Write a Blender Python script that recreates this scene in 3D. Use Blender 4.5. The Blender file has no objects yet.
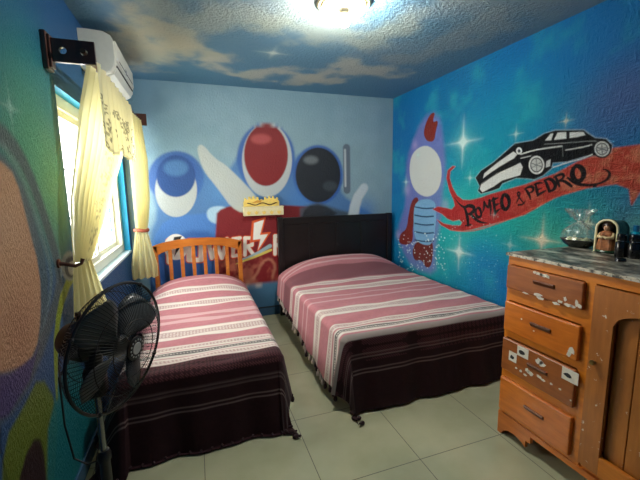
import bpy, bmesh, math, random
import numpy as np
from mathutils import Vector, Matrix
random.seed(7); rng = np.random.default_rng(7)
SC = bpy.context.scene; COL = SC.collection
PI = math.pi

# ------------------------------------------------------------------ room size (metres)
XL, XR, YB, YF, ZC = -0.688, 2.556, 4.302, -1.30, 2.748

# ------------------------------------------------------------------ camera
YAW, PITCH, ROLL, FPX, CH = 0.3350, 0.1454, -0.0150, 353.26, 1.588
def cam_basis():
    F = np.array([math.sin(YAW)*math.cos(PITCH), math.cos(YAW)*math.cos(PITCH), -math.sin(PITCH)])
    R = np.array([math.cos(YAW), -math.sin(YAW), 0.0]); U = np.cross(R, F)
    c, s = math.cos(ROLL), math.sin(ROLL)
    return F, c*R+s*U, -s*R+c*U
CF, CR, CU = cam_basis()
cd = bpy.data.cameras.new('camera'); cam = bpy.data.objects.new('camera', cd); COL.objects.link(cam)
cam.matrix_world = Matrix(((CR[0], CU[0], -CF[0], 0), (CR[1], CU[1], -CF[1], 0), (CR[2], CU[2], -CF[2], CH), (0, 0, 0, 1)))
cd.sensor_fit = 'HORIZONTAL'; cd.sensor_width = 36.0; cd.lens = FPX*36.0/640.0
cd.clip_start = 0.02; cd.clip_end = 200
SC.camera = cam
def hit(c, ax, val):
    """a photo measurement -> the point of the plane (axis ax = val) it was taken on"""
    d = CF*FPX + CR*(c[0]-320) - CU*(c[1]-240)
    o = np.array([0, 0, CH]); return o + d*((val-o[ax])/d[ax])

# ------------------------------------------------------------------ world, light, exposure
SC.view_settings.view_transform = 'Standard'; SC.view_settings.look = 'None'
SC.view_settings.gamma = 1.0; SC.view_settings.use_curve_mapping = False
SC.view_settings.exposure = 1.62
W = bpy.data.worlds.new('daylight'); SC.world = W; W.use_nodes = True
bg = W.node_tree.nodes['Background']; bg.inputs[0].default_value = (1.0, 0.98, 0.93, 1); bg.inputs[1].default_value = 4.2
pl = bpy.data.lights.new('window_portal', 'AREA'); pl.shape = 'RECTANGLE'; pl.size = 1.2; pl.size_y = 1.8
pl.cycles.is_portal = True
po = bpy.data.objects.new('window_portal', pl); COL.objects.link(po)
po.location = (XL-0.22, 3.29, 1.567); po.rotation_euler = (0, -PI/2, 0)
BULB_STRENGTH = 520.0

# ------------------------------------------------------------------ helpers
def lin(c):
    if isinstance(c, np.ndarray) is False: c = np.array(c, float)
    c = c/255.0
    return np.where(c <= 0.04045, c/12.92, ((c+0.055)/1.055)**2.4)
def rgba(c): return tuple(lin(c)) + (1.0,)

class NT:
    def __init__(s, name):
        s.m = bpy.data.materials.new(name); s.m.use_nodes = True; s.t = s.m.node_tree; s.b = s.t.nodes['Principled BSDF']
        s.out = s.t.nodes['Material Output']
    def n(s, ty, **kw):
        nd = s.t.nodes.new(ty)
        for k, v in kw.items():
            if k.startswith('i_'): nd.inputs[k[2:].replace('_', ' ')].default_value = v
            else: setattr(nd, k, v)
        return nd
    def l(s, a, b): s.t.links.new(a, b)
    def coords(s, scale=(1, 1, 1), kind='Object'):
        tc = s.n('ShaderNodeTexCoord'); mp = s.n('ShaderNodeMapping'); mp.inputs['Scale'].default_value = scale
        s.l(tc.outputs[kind], mp.inputs['Vector']); return mp.outputs[0]
    def noise(s, co, scale, detail=3, rough=0.5):
        nd = s.n('ShaderNodeTexNoise'); nd.inputs['Scale'].default_value = scale; nd.inputs['Detail'].default_value = detail
        nd.inputs['Roughness'].default_value = rough; s.l(co, nd.inputs['Vector']); return nd.outputs[0]
    def ramp(s, fac, stops, interp='LINEAR'):
        r = s.n('ShaderNodeValToRGB'); r.color_ramp.interpolation = interp; e = r.color_ramp.elements
        full = lambda c: c if len(c) == 4 else tuple(c)+(1,)
        e[0].position = stops[0][0]; e[0].color = full(stops[0][1]); e[1].position = stops[-1][0]; e[1].color = full(stops[-1][1])
        for p, c in stops[1:-1]: q = e.new(p); q.color = full(c)
        s.l(fac, r.inputs[0]); return r.outputs[0]
    def bump(s, h, strength, dist=0.01):
        b = s.n('ShaderNodeBump'); b.inputs['Strength'].default_value = strength; b.inputs['Distance'].default_value = dist
        s.l(h, b.inputs['Height']); s.l(b.outputs[0], s.b.inputs['Normal']); return b

def plain(name, c, rough=0.5, metal=0.0, var=0.12, scale=30, bump=0.0, spec=None, coat=0.0):
    k = NT(name); co = k.coords(); f = k.noise(co, scale, 4)
    a = lin(c)
    k.l(k.ramp(f, [(0.3, tuple(a*(1-var))), (0.7, tuple(np.minimum(a*(1+var), 1)))]), k.b.inputs['Base Color'])
    k.b.inputs['Roughness'].default_value = rough; k.b.inputs['Metallic'].default_value = metal
    if spec is not None: k.b.inputs['Specular IOR Level'].default_value = spec
    if coat: k.b.inputs['Coat Weight'].default_value = coat; k.b.inputs['Coat Roughness'].default_value = 0.15
    if bump: k.bump(f, bump, 0.005)
    return k.m
def wood(name, c1, c2, scale=(30, 3, 30), rough=0.35, coat=0.3, dirt=0.0, dirtc=(225, 215, 200)):
    k = NT(name); co = k.coords(scale); f = k.noise(co, 1.0, 6, 0.6)
    g = k.noise(k.coords((2.2, 2.2, 2.2)), 1.4, 3)
    mx = k.n('ShaderNodeMath', operation='ADD'); k.l(f, mx.inputs[0]); k.l(g, mx.inputs[1])
    hv = k.n('ShaderNodeMath', operation='MULTIPLY'); hv.inputs[1].default_value = 0.5; k.l(mx.outputs[0], hv.inputs[0])
    colr = k.ramp(hv.outputs[0], [(0.34, rgba(c1)), (0.5, tuple((lin(c1)+lin(c2))/2)+(1,)), (0.64, rgba(c2))])
    if dirt:
        d = k.noise(k.coords((18, 18, 18)), 1.6, 5, 0.7)
        dm = k.ramp(d, [(1-dirt, (0, 0, 0, 1)), (1-dirt+0.03, (1, 1, 1, 1))])
        m = k.n('ShaderNodeMix', data_type='RGBA'); k.l(dm, m.inputs[0]); k.l(colr, m.inputs[6]); m.inputs[7].default_value = rgba(dirtc)
        colr = m.outputs[2]
    k.l(colr, k.b.inputs['Base Color']); k.b.inputs['Roughness'].default_value = rough
    k.b.inputs['Coat Weight'].default_value = coat; k.b.inputs['Coat Roughness'].default_value = 0.2
    k.bump(f, 0.08, 0.004); return k.m
def painted(name, kind, rough=0.45):
    """a mural: the paint is the mesh's own colour attribute; the plaster relief is bump"""
    k = NT(name); at = k.n('ShaderNodeAttribute', attribute_name='paint'); at.attribute_type = 'GEOMETRY'
    k.l(at.outputs['Color'], k.b.inputs['Base Color']); k.b.inputs['Roughness'].default_value = rough
    k.b.inputs['Specular IOR Level'].default_value = 0.35
    if kind == 'right':      # heavy cross-trowelled stucco
        a = k.noise(k.coords((1, 55, 14)), 1.0, 4, 0.65); b = k.noise(k.coords((1, 14, 60)), 1.0, 4, 0.65)
        mx = k.n('ShaderNodeMath', operation='MAXIMUM'); k.l(a, mx.inputs[0]); k.l(b, mx.inputs[1])
        fd = k.n('ShaderNodeSeparateXYZ'); tc = k.n('ShaderNodeTexCoord'); k.l(tc.outputs['Object'], fd.inputs[0])
        mr = k.n('ShaderNodeMapRange'); mr.inputs[1].default_value = 3.9; mr.inputs[2].default_value = 1.6; mr.inputs[3].default_value = 0.25; mr.inputs[4].default_value = 1.0
        k.l(fd.outputs[1], mr.inputs[0])
        bp = k.bump(mx.outputs[0], 1.0, 0.095); k.l(mr.outputs[0], bp.inputs['Strength'])
    elif kind == 'left':     # vertical drag marks
        a = k.noise(k.coords((1, 150, 45)), 1.0, 4, 0.6); k.bump(a, 1.0, 0.028)
    elif kind == 'back':
        a = k.noise(k.coords((60, 1, 45)), 1.0, 3, 0.6); k.bump(a, 0.5, 0.015)
    else:
        a = k.noise(k.coords((1, 1, 1)), 42.0, 4, 0.65); k.bump(a, 0.9, 0.022)
    return k.m
def attr_mat(name, rough=0.85, bump=0.25, scale=350, sheen=0.3):
    k = NT(name); at = k.n('ShaderNodeAttribute', attribute_name='paint'); at.attribute_type = 'GEOMETRY'
    k.l(at.outputs['Color'], k.b.inputs['Base Color']); k.b.inputs['Roughness'].default_value = rough
    k.b.inputs['Specular IOR Level'].default_value = 0.15; k.b.inputs['Sheen Weight'].default_value = sheen*0.3
    f = k.noise(k.coords(), scale, 2); k.bump(f, bump, 0.003); return k.m

BASE = {}
def empty(name, loc, label, cat, group=None):
    o = bpy.data.objects.new(name, None); COL.objects.link(o); o.location = loc; o.empty_display_size = 0.05
    BASE[o.name] = Vector(loc); tag(o, label, cat, group); return o
def tag(o, label=None, cat=None, group=None, kind=None):
    if label: o['label'] = label
    if cat: o['category'] = cat
    if group: o['group'] = group
    if kind: o['kind'] = kind
    return o
def link_mesh(name, me, m, parent=None, loc=None, smooth=True):
    """mesh given in room coordinates; its origin moves to its thing's base (or to loc)"""
    base = BASE[parent.name] if parent is not None else Vector(loc) if loc is not None else Vector((0, 0, 0))
    me.transform(Matrix.Translation(-base))
    o = bpy.data.objects.new(name, me); COL.objects.link(o)
    if parent is not None: o.parent = parent
    else: o.location = base
    BASE[o.name] = base
    if m is not None:
        me.materials.clear(); me.materials.append(m)
    if smooth:
        for p in me.polygons: p.use_smooth = True
        me.update()
        md = o.modifiers.new('normals', 'WEIGHTED_NORMAL') if False else None
    return o
def obj(name, bm, m, parent=None, loc=None, smooth=False, sharp=35):
    me = bpy.data.meshes.new(name); bmesh.ops.recalc_face_normals(bm, faces=bm.faces)
    if smooth:
        for e in bm.edges:
            if len(e.link_faces) == 2 and e.calc_face_angle(0) > math.radians(sharp): e.smooth = False
    bm.to_mesh(me); bm.free()
    return link_mesh(name, me, m, parent, loc, smooth)
def fix_child(o):
    return o
def NB(): return bmesh.new()
def box(bm, x0, x1, y0, y1, z0, z1, bev=0.0, seg=2):
    r = bmesh.ops.create_cube(bm, size=1.0); vs = r['verts']
    bmesh.ops.scale(bm, vec=(x1-x0, y1-y0, z1-z0), verts=vs)
    bmesh.ops.translate(bm, vec=((x0+x1)/2, (y0+y1)/2, (z0+z1)/2), verts=vs)
    if bev:
        es = list({e for v in vs for e in v.link_edges})
        bmesh.ops.bevel(bm, geom=es, offset=bev, segments=seg, profile=0.5, affect='EDGES', clamp_overlap=True)
    return bm
def tube(bm, pts, r, seg=10, closed=False, cap=True):
    pts = [Vector(p) for p in pts]; n = len(pts); rs = r if isinstance(r, (list, tuple)) else [r]*n
    rings = []; up = Vector((0.123, 0.31, 0.94)).normalized(); prev = None
    for i, p in enumerate(pts):
        if closed: t = (pts[(i+1) % n]-pts[i-1])
        else: t = pts[min(i+1, n-1)]-pts[max(i-1, 0)]
        t.normalize()
        a = (prev - t*prev.dot(t)) if prev is not None else t.cross(up)
        if a.length < 1e-6: a = t.cross(Vector((1, 0, 0)))
        a.normalize(); prev = a; b = t.cross(a)
        rings.append([bm.verts.new(p + (a*math.cos(2*PI*k/seg)+b*math.sin(2*PI*k/seg))*rs[i]) for k in range(seg)])
    m = n if closed else n-1
    for i in range(m):
        A, B = rings[i], rings[(i+1) % n]
        for k in range(seg): bm.faces.new((A[k], A[(k+1) % seg], B[(k+1) % seg], B[k]))
    if cap and not closed:
        bm.faces.new(rings[0][::-1]); bm.faces.new(rings[-1])
    return bm
def lathe(bm, prof, c=(0, 0, 0), seg=28, mtx=None):
    rings = []
    for r, z in prof:
        if r < 1e-6: rings.append([bm.verts.new((0, 0, z))])
        else: rings.append([bm.verts.new((r*math.cos(2*PI*k/seg), r*math.sin(2*PI*k/seg), z)) for k in range(seg)])
    for A, B in zip(rings[:-1], rings[1:]):
        if len(A) == 1 and len(B) == 1: continue
        for k in range(seg):
            q = (k+1) % seg
            if len(A) == 1: bm.faces.new((A[0], B[q], B[k]))
            elif len(B) == 1: bm.faces.new((A[k], A[q], B[0]))
            else: bm.faces.new((A[k], A[q], B[q], B[k]))
    vs = [v for r in rings for v in r]
    if mtx is not None: bmesh.ops.transform(bm, matrix=mtx, verts=vs)
    bmesh.ops.translate(bm, vec=c, verts=vs); return bm
def prism(bm, poly, to3, d0, d1):
    """polygon (u, v) extruded from depth d0 to d1; to3(u, v, d) -> point"""
    A = [bm.verts.new(to3(u, v, d0)) for u, v in poly]; B = [bm.verts.new(to3(u, v, d1)) for u, v in poly]; n = len(poly)
    bm.faces.new(A); bm.faces.new(B[::-1])
    for i in range(n): bm.faces.new((A[i], A[(i+1) % n], B[(i+1) % n], B[i]))
    return bm
def ball(bm, c, r, s=(1, 1, 1), sub=2):
    rr = bmesh.ops.create_icosphere(bm, subdivisions=sub, radius=r); vs = rr['verts']
    bmesh.ops.scale(bm, vec=s, verts=vs); bmesh.ops.translate(bm, vec=c, verts=vs); return bm
def dup(o, loc=None, parent=None):
    c = o.copy(); COL.objects.link(c)
    if parent is not None: c.parent = parent
    if loc is not None: c.location = loc
    return c
def grid_mesh(name, P, colr=None, skip=None):
    """P: (n, m, 3) points -> quad mesh with optional colour attribute 'paint'"""
    n, m = P.shape[:2]; me = bpy.data.meshes.new(name)
    idx = np.arange(n*m).reshape(n, m)
    q = np.stack([idx[:-1, :-1], idx[1:, :-1], idx[1:, 1:], idx[:-1, 1:]], -1)
    q = q[~skip] if skip is not None else q.reshape(-1, 4)
    me.vertices.add(n*m); me.vertices.foreach_set('co', P.reshape(-1).astype(np.float32))
    me.loops.add(q.size); me.loops.foreach_set('vertex_index', q.reshape(-1).astype(np.int32))
    me.polygons.add(len(q)); me.polygons.foreach_set('loop_start', np.arange(0, q.size, 4, dtype=np.int32))
    me.update(calc_edges=True)
    if colr is not None: set_paint(me, colr)
    return me
def set_paint(me, colr):
    a = me.color_attributes.new('paint', 'FLOAT_COLOR', 'POINT')
    c = np.ones((len(me.vertices), 4), np.float32); c[:, :3] = colr.reshape(-1, 3); a.data.foreach_set('color', c.reshape(-1))

# value noise
def vnoise(u, v, seed=0):
    iu = np.floor(u).astype(int); iv = np.floor(v).astype(int); fu = u-iu; fv = v-iv
    fu = fu*fu*(3-2*fu); fv = fv*fv*(3-2*fv)
    def h(a, b):
        x = np.sin(a*127.1+b*311.7+seed*74.7)*43758.5453; return x-np.floor(x)
    return (h(iu, iv)*(1-fu)+h(iu+1, iv)*fu)*(1-fv)+(h(iu, iv+1)*(1-fu)+h(iu+1, iv+1)*fu)*fv
def fbm(u, v, seed=0, octv=4):
    s = 0; a = 0.5; t = 0
    for k in range(octv): s = s+a*vnoise(u*2**k, v*2**k, seed+k); t += a; a *= 0.55
    return s/t
def sstep(a, b, x):
    t = np.clip((x-a)/(b-a), 0, 1); return t*t*(3-2*t)

class Canvas:
    """paint for one flat wall: points (u, v) in metres along the wall, colours kept linear"""
    def __init__(s, us, vs, ax, val):
        s.U, s.V = np.meshgrid(us, vs, indexing='ij'); s.ax, s.val = ax, val
        s.C = np.zeros(s.U.shape+(3,)); s.ui, s.vi = {0: (1, 2), 1: (0, 2), 2: (0, 1)}[ax]
    def uv(s, c):
        p = hit(c, s.ax, s.val); return (p[s.ui], p[s.vi])
    def pts(s, pp): return np.array([s.uv(c) for c in pp])
    def mix(s, mask, c):
        s.C = s.C*(1-mask[..., None])+lin(c)*mask[..., None]
    def fill(s, c): s.C[:] = lin(c)
    def _sub(s, P, pad):
        lo = P.min(0)-pad; hi = P.max(0)+pad
        a = np.where((s.U[:, 0] >= lo[0]) & (s.U[:, 0] <= hi[0]))[0]; b = np.where((s.V[0] >= lo[1]) & (s.V[0] <= hi[1]))[0]
        if len(a) == 0 or len(b) == 0: return None
        return slice(a[0], a[-1]+1), slice(b[0], b[-1]+1)
    def _apply(s, sl, m, c):
        s.C[sl] = s.C[sl]*(1-m[..., None])+lin(c)*m[..., None]
    def polyuv(s, P, c, soft=0.004, alpha=1.0, wob=0.0):
        sl = s._sub(P, soft*2+wob*2)
        if sl is None: return
        u, v = s.U[sl], s.V[sl]
        if wob:
            u = u+(fbm(s.U[sl]*9, s.V[sl]*9, 3)-0.5)*wob*2; v = v+(fbm(s.U[sl]*9, s.V[sl]*9, 8)-0.5)*wob*2
        d = np.full(u.shape, 1e9); ins = np.zeros(u.shape, bool); n = len(P)
        for i in range(n):
            a, b = P[i], P[(i+1) % n]; e = b-a; L = e@e+1e-12
            t = np.clip(((u-a[0])*e[0]+(v-a[1])*e[1])/L, 0, 1)
            d = np.minimum(d, np.hypot(u-a[0]-t*e[0], v-a[1]-t*e[1]))
            c1 = (a[1] > v) != (b[1] > v)
            with np.errstate(divide='ignore', invalid='ignore'):
                xx = (b[0]-a[0])*(v-a[1])/(b[1]-a[1]+1e-15)+a[0]
            ins ^= c1 & (u < xx)
        sd = np.where(ins, -d, d); s._apply(sl, alpha*(1-sstep(-soft, soft, sd)), c)
    def poly(s, pp, c, soft=0.004, alpha=1.0, wob=0.0, smooth=0):
        P = s.pts(pp)
        for _ in range(smooth):
            Q = np.roll(P, -1, 0); P = np.stack([0.75*P+0.25*Q, 0.25*P+0.75*Q], 1).reshape(-1, 2)
        s.polyuv(P, c, soft, alpha, wob)
    def stroke(s, pp, w, c, soft=0.004, alpha=1.0, smooth=1):
        """w in metres (or one per point)"""
        P = s.pts(pp); Wd = np.array(w if isinstance(w, (list, tuple)) else [w]*len(P), float)
        for _ in range(smooth):
            if len(P) < 3: break
            A = [P[0]]; B = [Wd[0]]
            for i in range(len(P)-1):
                A += [0.75*P[i]+0.25*P[i+1], 0.25*P[i]+0.75*P[i+1]]; B += [0.75*Wd[i]+0.25*Wd[i+1], 0.25*Wd[i]+0.75*Wd[i+1]]
            A.append(P[-1]); B.append(Wd[-1]); P = np.array(A); Wd = np.array(B)
        sl = s._sub(P, Wd.max()+soft*2)
        if sl is None: return
        u, v = s.U[sl], s.V[sl]; sd = np.full(u.shape, 1e9)
        for i in range(len(P)-1):
            a, b = P[i], P[i+1]; e = b-a; L = e@e+1e-12
            t = np.clip(((u-a[0])*e[0]+(v-a[1])*e[1])/L, 0, 1)
            sd = np.minimum(sd, np.hypot(u-a[0]-t*e[0], v-a[1]-t*e[1])-(Wd[i]*(1-t)+Wd[i+1]*t)/2)
        s._apply(sl, alpha*(1-sstep(-soft, soft, sd)), c)
    def oval(s, c0, rx, ry, c, soft=0.004, alpha=1.0, rot=0.0):
        """centre and radii as measured (photo), painted in wall metres"""
        pp = [(c0[0]+rx*math.cos(t)*math.cos(rot)-ry*math.sin(t)*math.sin(rot), c0[1]+rx*math.cos(t)*math.sin(rot)+ry*math.sin(t)*math.cos(rot)) for t in np.linspace(0, 2*PI, 40, endpoint=False)]
        s.polyuv(s.pts(pp), c, soft, alpha)
    def cloud(s, c0, r, c, alpha=1.0, sq=1.0):
        """airbrushed patch, gaussian, r in metres"""
        u0, v0 = s.uv(c0) if not isinstance(c0, np.ndarray) else c0
        m = alpha*np.exp(-(((s.U-u0)/r)**2+((s.V-v0)/(r*sq))**2)); s.mix(m, c)
    def sparkle(s, c0, r, c=(235, 250, 250), glow=None, a=0.9):
        u0, v0 = s.uv(c0); du = np.abs(s.U-u0); dv = np.abs(s.V-v0)
        m = np.exp(-dv/(r*0.045))*np.clip(1-du/r, 0, 1)**1.2+np.exp(-du/(r*0.045))*np.clip(1-dv/r, 0, 1)**1.2
        d = np.hypot(du, dv); m = np.clip(m+np.exp(-(d/(r*0.16))**2), 0, 1)*a
        s.mix(np.exp(-(d/(r*0.5))**2)*0.35*a, glow or c); s.mix(m, c)
def Zm(ox, oy, k): return lambda *pp: [(ox+x/k, oy+y/k) for x, y in pp]

# ================================================================== SETTING
# ---- right wall mural
def lines(*segs):
    out = []
    for a, b, h in segs: out.append(np.linspace(a, b, max(2, int(round((b-a)/h))+1)))
    return np.unique(np.concatenate(out).round(6))
cv = Canvas(lines((YF, 0.7, 0.08), (0.7, YB, 0.0052)), lines((0, 0.4, 0.08), (0.4, 2.5, 0.0052), (2.5, ZC, 0.05)), 0, XR)
cv.fill((14, 122, 180))
def blob(c0, r, c, a=1.0, sq=1.0): cv.cloud(c0, r, c, a, sq)
for c0, r, c, a in [((405, 130), 0.55, (10, 106, 172), .9), ((460, 105), 0.45, (4, 112, 166), .9), ((540, 40), 0.6, (14, 112, 182), .9), ((620, 30), 0.5, (30, 120, 190), .9),
                    ((470, 165), 0.5, (6, 150, 176), .95), ((500, 225), 0.50, (26, 182, 176), .95), ((450, 235), 0.45, (24, 184, 184), .95), ((425, 260), 0.35, (20, 172, 172), .95),
                    ((540, 230), 0.28, (40, 182, 165), .9), ((590, 215), 0.26, (40, 165, 165), .85), ((480, 262), 0.25, (18, 150, 205), .8), ((500, 285), 0.3, (10, 128, 205), .85),
                    ((520, 115), 0.3, (20, 150, 175), .7), ((570, 115), 0.2, (40, 140, 175), .5), ((425, 130), 0.15, (25, 140, 185), .6), ((470, 215), .2, (40, 190, 160), .7),
                    ((610, 110), 0.26, (70, 105, 160), .75), ((636, 90), 0.2, (85, 110, 165), .7), ((625, 212), 0.16, (75, 120, 170), .7), ((560, 240), .14, (60, 190, 165), .7), ((636, 228), .12, (110, 190, 180), .7)]: blob(c0, r, c, a)
n1 = fbm(cv.U*3.2, cv.V*3.2, 5); cv.mix(sstep(0.52, 0.8, n1)*0.35, (60, 195, 190)); n2 = fbm(cv.U*2.6, cv.V*2.6, 15); cv.mix(sstep(0.55, 0.85, n2)*0.22, (12, 95, 165))
# lavender airbrush around the plain figure-sized colour patch by the bed
z3 = Zm(390, 100, 2.667)
cv.poly(z3((88, 45), (128, 30), (142, 95), (150, 190), (138, 260), (135, 330), (120, 400), (125, 470), (60, 450), (30, 395), (18, 350), (45, 270), (42, 180), (52, 130)), (120, 120, 195), 0.05, 0.75, smooth=1)
for q in [((407, 190), .07), ((445, 205), .06), ((398, 235), .06), ((415, 145), .05)]: blob(q[0], q[1], (190, 170, 215), .45)
# plain generic colour patches, no figure: red-brown flame, pale, blue-striped, brown
cv.poly(z3((60, 262), (78, 258), (72, 300), (60, 335), (62, 380), (40, 388), (22, 380), (28, 355), (45, 345), (50, 300)), (125, 45, 40), 0.008, smooth=2)
cv.poly(z3((70, 375), (112, 372), (116, 400), (110, 445), (95, 448), (84, 425), (66, 430), (58, 405)), (112, 48, 44), 0.008, smooth=2)
cv.poly(z3((66, 268), (118, 262), (125, 300), (116, 385), (90, 388), (66, 372), (62, 320)), (120, 175, 215), 0.008, smooth=2)
for k in range(5): cv.stroke(z3((66, 285+k*22), (92, 290+k*22), (116, 288+k*22)), 0.016, (42, 82, 125), 0.005)
cv.poly(z3((58, 140), (96, 116), (132, 145), (140, 200), (128, 245), (96, 262), (62, 240), (50, 190)), (206, 214, 212), 0.010, smooth=2)
cv.poly(z3((96, 110), (88, 84), (104, 40), (122, 30), (112, 62), (130, 52), (122, 84), (118, 112)), (128, 42, 32), 0.006, smooth=2)
# red flame banner
zb = Zm(380, 90, 2.285)
zf = Zm(425, 150, 5.34)
BN = zf((162, 88), (134, 114), (131, 150), (146, 200), (171, 244), (202, 267), (240, 269), (300, 255), (347, 237))+zb((330, 217), (400, 192), (450, 165), (530, 134), (600, 125), (660, 118), (725, 98), (690, 140), (745, 150), (700, 175), (735, 205), (660, 212), (600, 222), (575, 262), (570, 225), (540, 214), (470, 224), (400, 245), (330, 285))+zf((347, 398), (250, 424), (190, 434), (130, 424), (86, 400), (64, 372), (100, 394), (150, 404), (190, 404), (199, 386), (184, 372), (150, 379), (120, 366), (92, 342), (42, 316), (70, 303), (110, 310), (142, 318), (160, 298), (154, 270), (130, 215), (115, 150), (121, 110), (148, 86))
cv.poly(BN, (250, 120, 70), 0.014, 0.8)
cv.poly(BN, (176, 44, 44), 0.006)
band_m = np.zeros_like(cv.U)
C0 = cv.C.copy(); cv.C[:] = 0; cv.poly(BN, (255, 255, 255), 0.01); band_m = cv.C[..., 0].copy(); cv.C = C0
uu = sstep(2.6, 1.5, cv.U); cv.mix(band_m*uu*0.75, (196, 82, 62)); cv.mix(band_m*uu*sstep(0.42, 0.75, fbm(cv.U*16, cv.V*16, 2))*0.6, (215, 150, 115))
cv.mix(band_m*(1-uu)*sstep(0.45, 0.8, fbm(cv.U*10, cv.V*10, 4))*0.4, (205, 70, 60))
cv.stroke(zb((160, 320), (205, 324), (250, 312), (330, 282), (400, 243), (470, 222)), 0.012, (225, 90, 70), 0.006, 0.7)
# car
zc = Zm(460, 120, 3.556)
BLK, WHT = (14, 18, 22), (222, 228, 226)
CAR = zc((55, 205), (75, 180), (120, 150), (165, 110), (195, 84), (260, 73), (300, 49), (340, 37), (440, 36), (455, 48), (480, 64), (520, 68), (541, 90), (536, 115), (510, 132), (480, 127), (450, 127), (380, 148), (330, 152), (325, 172), (295, 197), (265, 211), (235, 207), (200, 206), (150, 226), (140, 242), (110, 253), (75, 262), (64, 252), (70, 235))
cv.poly(CAR, WHT, 0.014); cv.poly(CAR, BLK, 0.004)
cv.poly(zc((70, 246), (76, 226), (130, 190), (215, 152), (223, 168), (214, 196), (150, 215), (120, 236), (80, 257)), WHT, 0.004)
cv.poly(zc((82, 208), (86, 190), (133, 152), (190, 112), (204, 122), (192, 136), (140, 166), (96, 196)), WHT, 0.004)
cv.stroke(zc((76, 228), (130, 190), (200, 158)), 0.006, BLK, 0.003)
cv.poly(zc((302, 73), (322, 49), (332, 47), (324, 72)), WHT, 0.003); cv.poly(zc((334, 71), (347, 45), (378, 43), (378, 66)), WHT, 0.003)
cv.poly(zc((390, 64), (390, 44), (438, 42), (446, 53), (420, 60)), WHT, 0.003)
cv.stroke(zc((216, 122), (260, 108), (300, 101), (362, 93)), 0.010, WHT, 0.003); cv.stroke(zc((216, 136), (250, 128), (268, 124)), 0.006, WHT, 0.003)
cv.stroke(zc((364, 92), (366, 130)), 0.004, (120, 125, 125), 0.003); cv.stroke(zc((376, 107), (440, 96), (468, 88)), 0.008, WHT, 0.003)
cv.stroke(zc((300, 86), (400, 80), (460, 74), (500, 76)), 0.005, (150, 155, 155), 0.003)
cv.stroke(zc((332, 168), (380, 152), (440, 136), (470, 122)), 0.008, WHT, 0.003)
cv.poly(zc((304, 170), (308, 146), (322, 140), (320, 164)), WHT, 0.003)
cv.oval(zc((210, 110))[0], 3.0, 3.6, WHT, 0.003); cv.oval(zc((210, 110))[0], 1.4, 1.8, (70, 80, 85), 0.003)
for (cx, cy, rx, ry) in ((272, 160, 34, 40), (505, 103, 33, 33)):
    p = zc((cx, cy))[0]; f = 1/3.556
    cv.oval(p, rx*f, ry*f, BLK, 0.003); cv.oval(p, rx*.82*f, ry*.82*f, WHT, 0.003); cv.oval(p, rx*.66*f, ry*.66*f, (60, 66, 70), 0.003); cv.oval(p, rx*.56*f, ry*.56*f, (205, 210, 208), 0.003)
    for t in (0.3, 1.5, 2.7): cv.stroke([(p[0]-rx*.5*f*math.cos(t), p[1]-ry*.5*f*math.sin(t)), (p[0]+rx*.5*f*math.cos(t), p[1]+ry*.5*f*math.sin(t))], 0.006, (110, 118, 120), 0.003)
# lettering ROMEO & PEDRO
INK = (22, 20, 24)
def ink(w, *pp): cv.stroke(zc(*pp), [q*1.45 for q in (w if isinstance(w, (list, tuple)) else [w]*len(pp))], INK, 0.0035)
za, zp, zd = Zm(455, 185, 9.6), Zm(510, 155, 9.6), Zm(550, 150, 9.6)
def ink(z, w, *pp): cv.stroke(z(*pp), w if isinstance(w, (list, tuple)) else [w]*len(pp), INK, 0.004)
ink(za, [.006, .016, .03], (-5, 125), (45, 188), (92, 218))
ink(za, [.03, .045, .034], (95, 225), (120, 300), (126, 384)); ink(za, .014, (100, 390), (155, 380)); ink(za, [.03, .036, .042, .042, .03, .014], (92, 216), (130, 196), (178, 206), (186, 244), (152, 274), (120, 280)); ink(za, [.03, .036, .026, .005], (148, 278), (188, 320), (235, 356), (316, 366))
ink(za, [.02, .028, .034, .03, .024, .028, .034, .026, .02], (215, 220), (197, 245), (200, 285), (224, 314), (250, 300), (252, 262), (238, 228), (224, 218), (215, 220))
ink(za, [.006, .024, .026], (262, 268), (278, 225), (281, 165)); ink(za, .024, (281, 165), (300, 203), (320, 215)); ink(za, .022, (320, 215), (330, 146)); ink(za, [.026, .028, .004], (330, 146), (345, 220), (340, 302))
ink(za, [.032, .036, .024], (368, 130), (376, 200), (386, 275)); ink(za, [.02, .026, .008], (352, 152), (385, 134), (416, 122)); ink(za, [.02, .022, .008], (376, 198), (400, 188), (424, 178)); ink(za, [.022, .022, .006], (386, 272), (405, 246), (440, 228))
ink(za, [.03, .036, .042, .034, .03, .036, .042, .034, .03], (462, 98), (446, 145), (452, 205), (480, 240), (512, 215), (524, 160), (508, 112), (484, 92), (462, 98))
ink(zp, [.006, .014, .016, .014, .016, .016, .008], (140, 470), (100, 425), (68, 375), (80, 352), (98, 368), (86, 405), (62, 460)); ink(zp, [.016, .016, .006], (80, 480), (122, 476), (148, 440))
ink(zp, [.012, .026, .022, .008], (145, 326), (170, 355), (188, 390), (197, 428)); ink(zp, [.010, .022, .026, .022, .008], (138, 330), (185, 302), (224, 306), (224, 346), (184, 366))
ink(zp, [.02, .028, .022], (246, 284), (256, 335), (268, 386)); ink(zp, [.012, .022, .008], (232, 284), (270, 268), (316, 268)); ink(zp, [.014, .014, .006], (256, 335), (285, 326), (306, 318)); ink(zp, [.018, .022, .008], (268, 384), (310, 360), (346, 340))
ink(zp, [.020, .028, .022], (338, 248), (360, 295), (378, 350)); ink(zp, [.014, .024, .028, .030, .026, .012], (328, 246), (374, 226), (418, 248), (440, 294), (420, 334), (376, 352))
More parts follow.
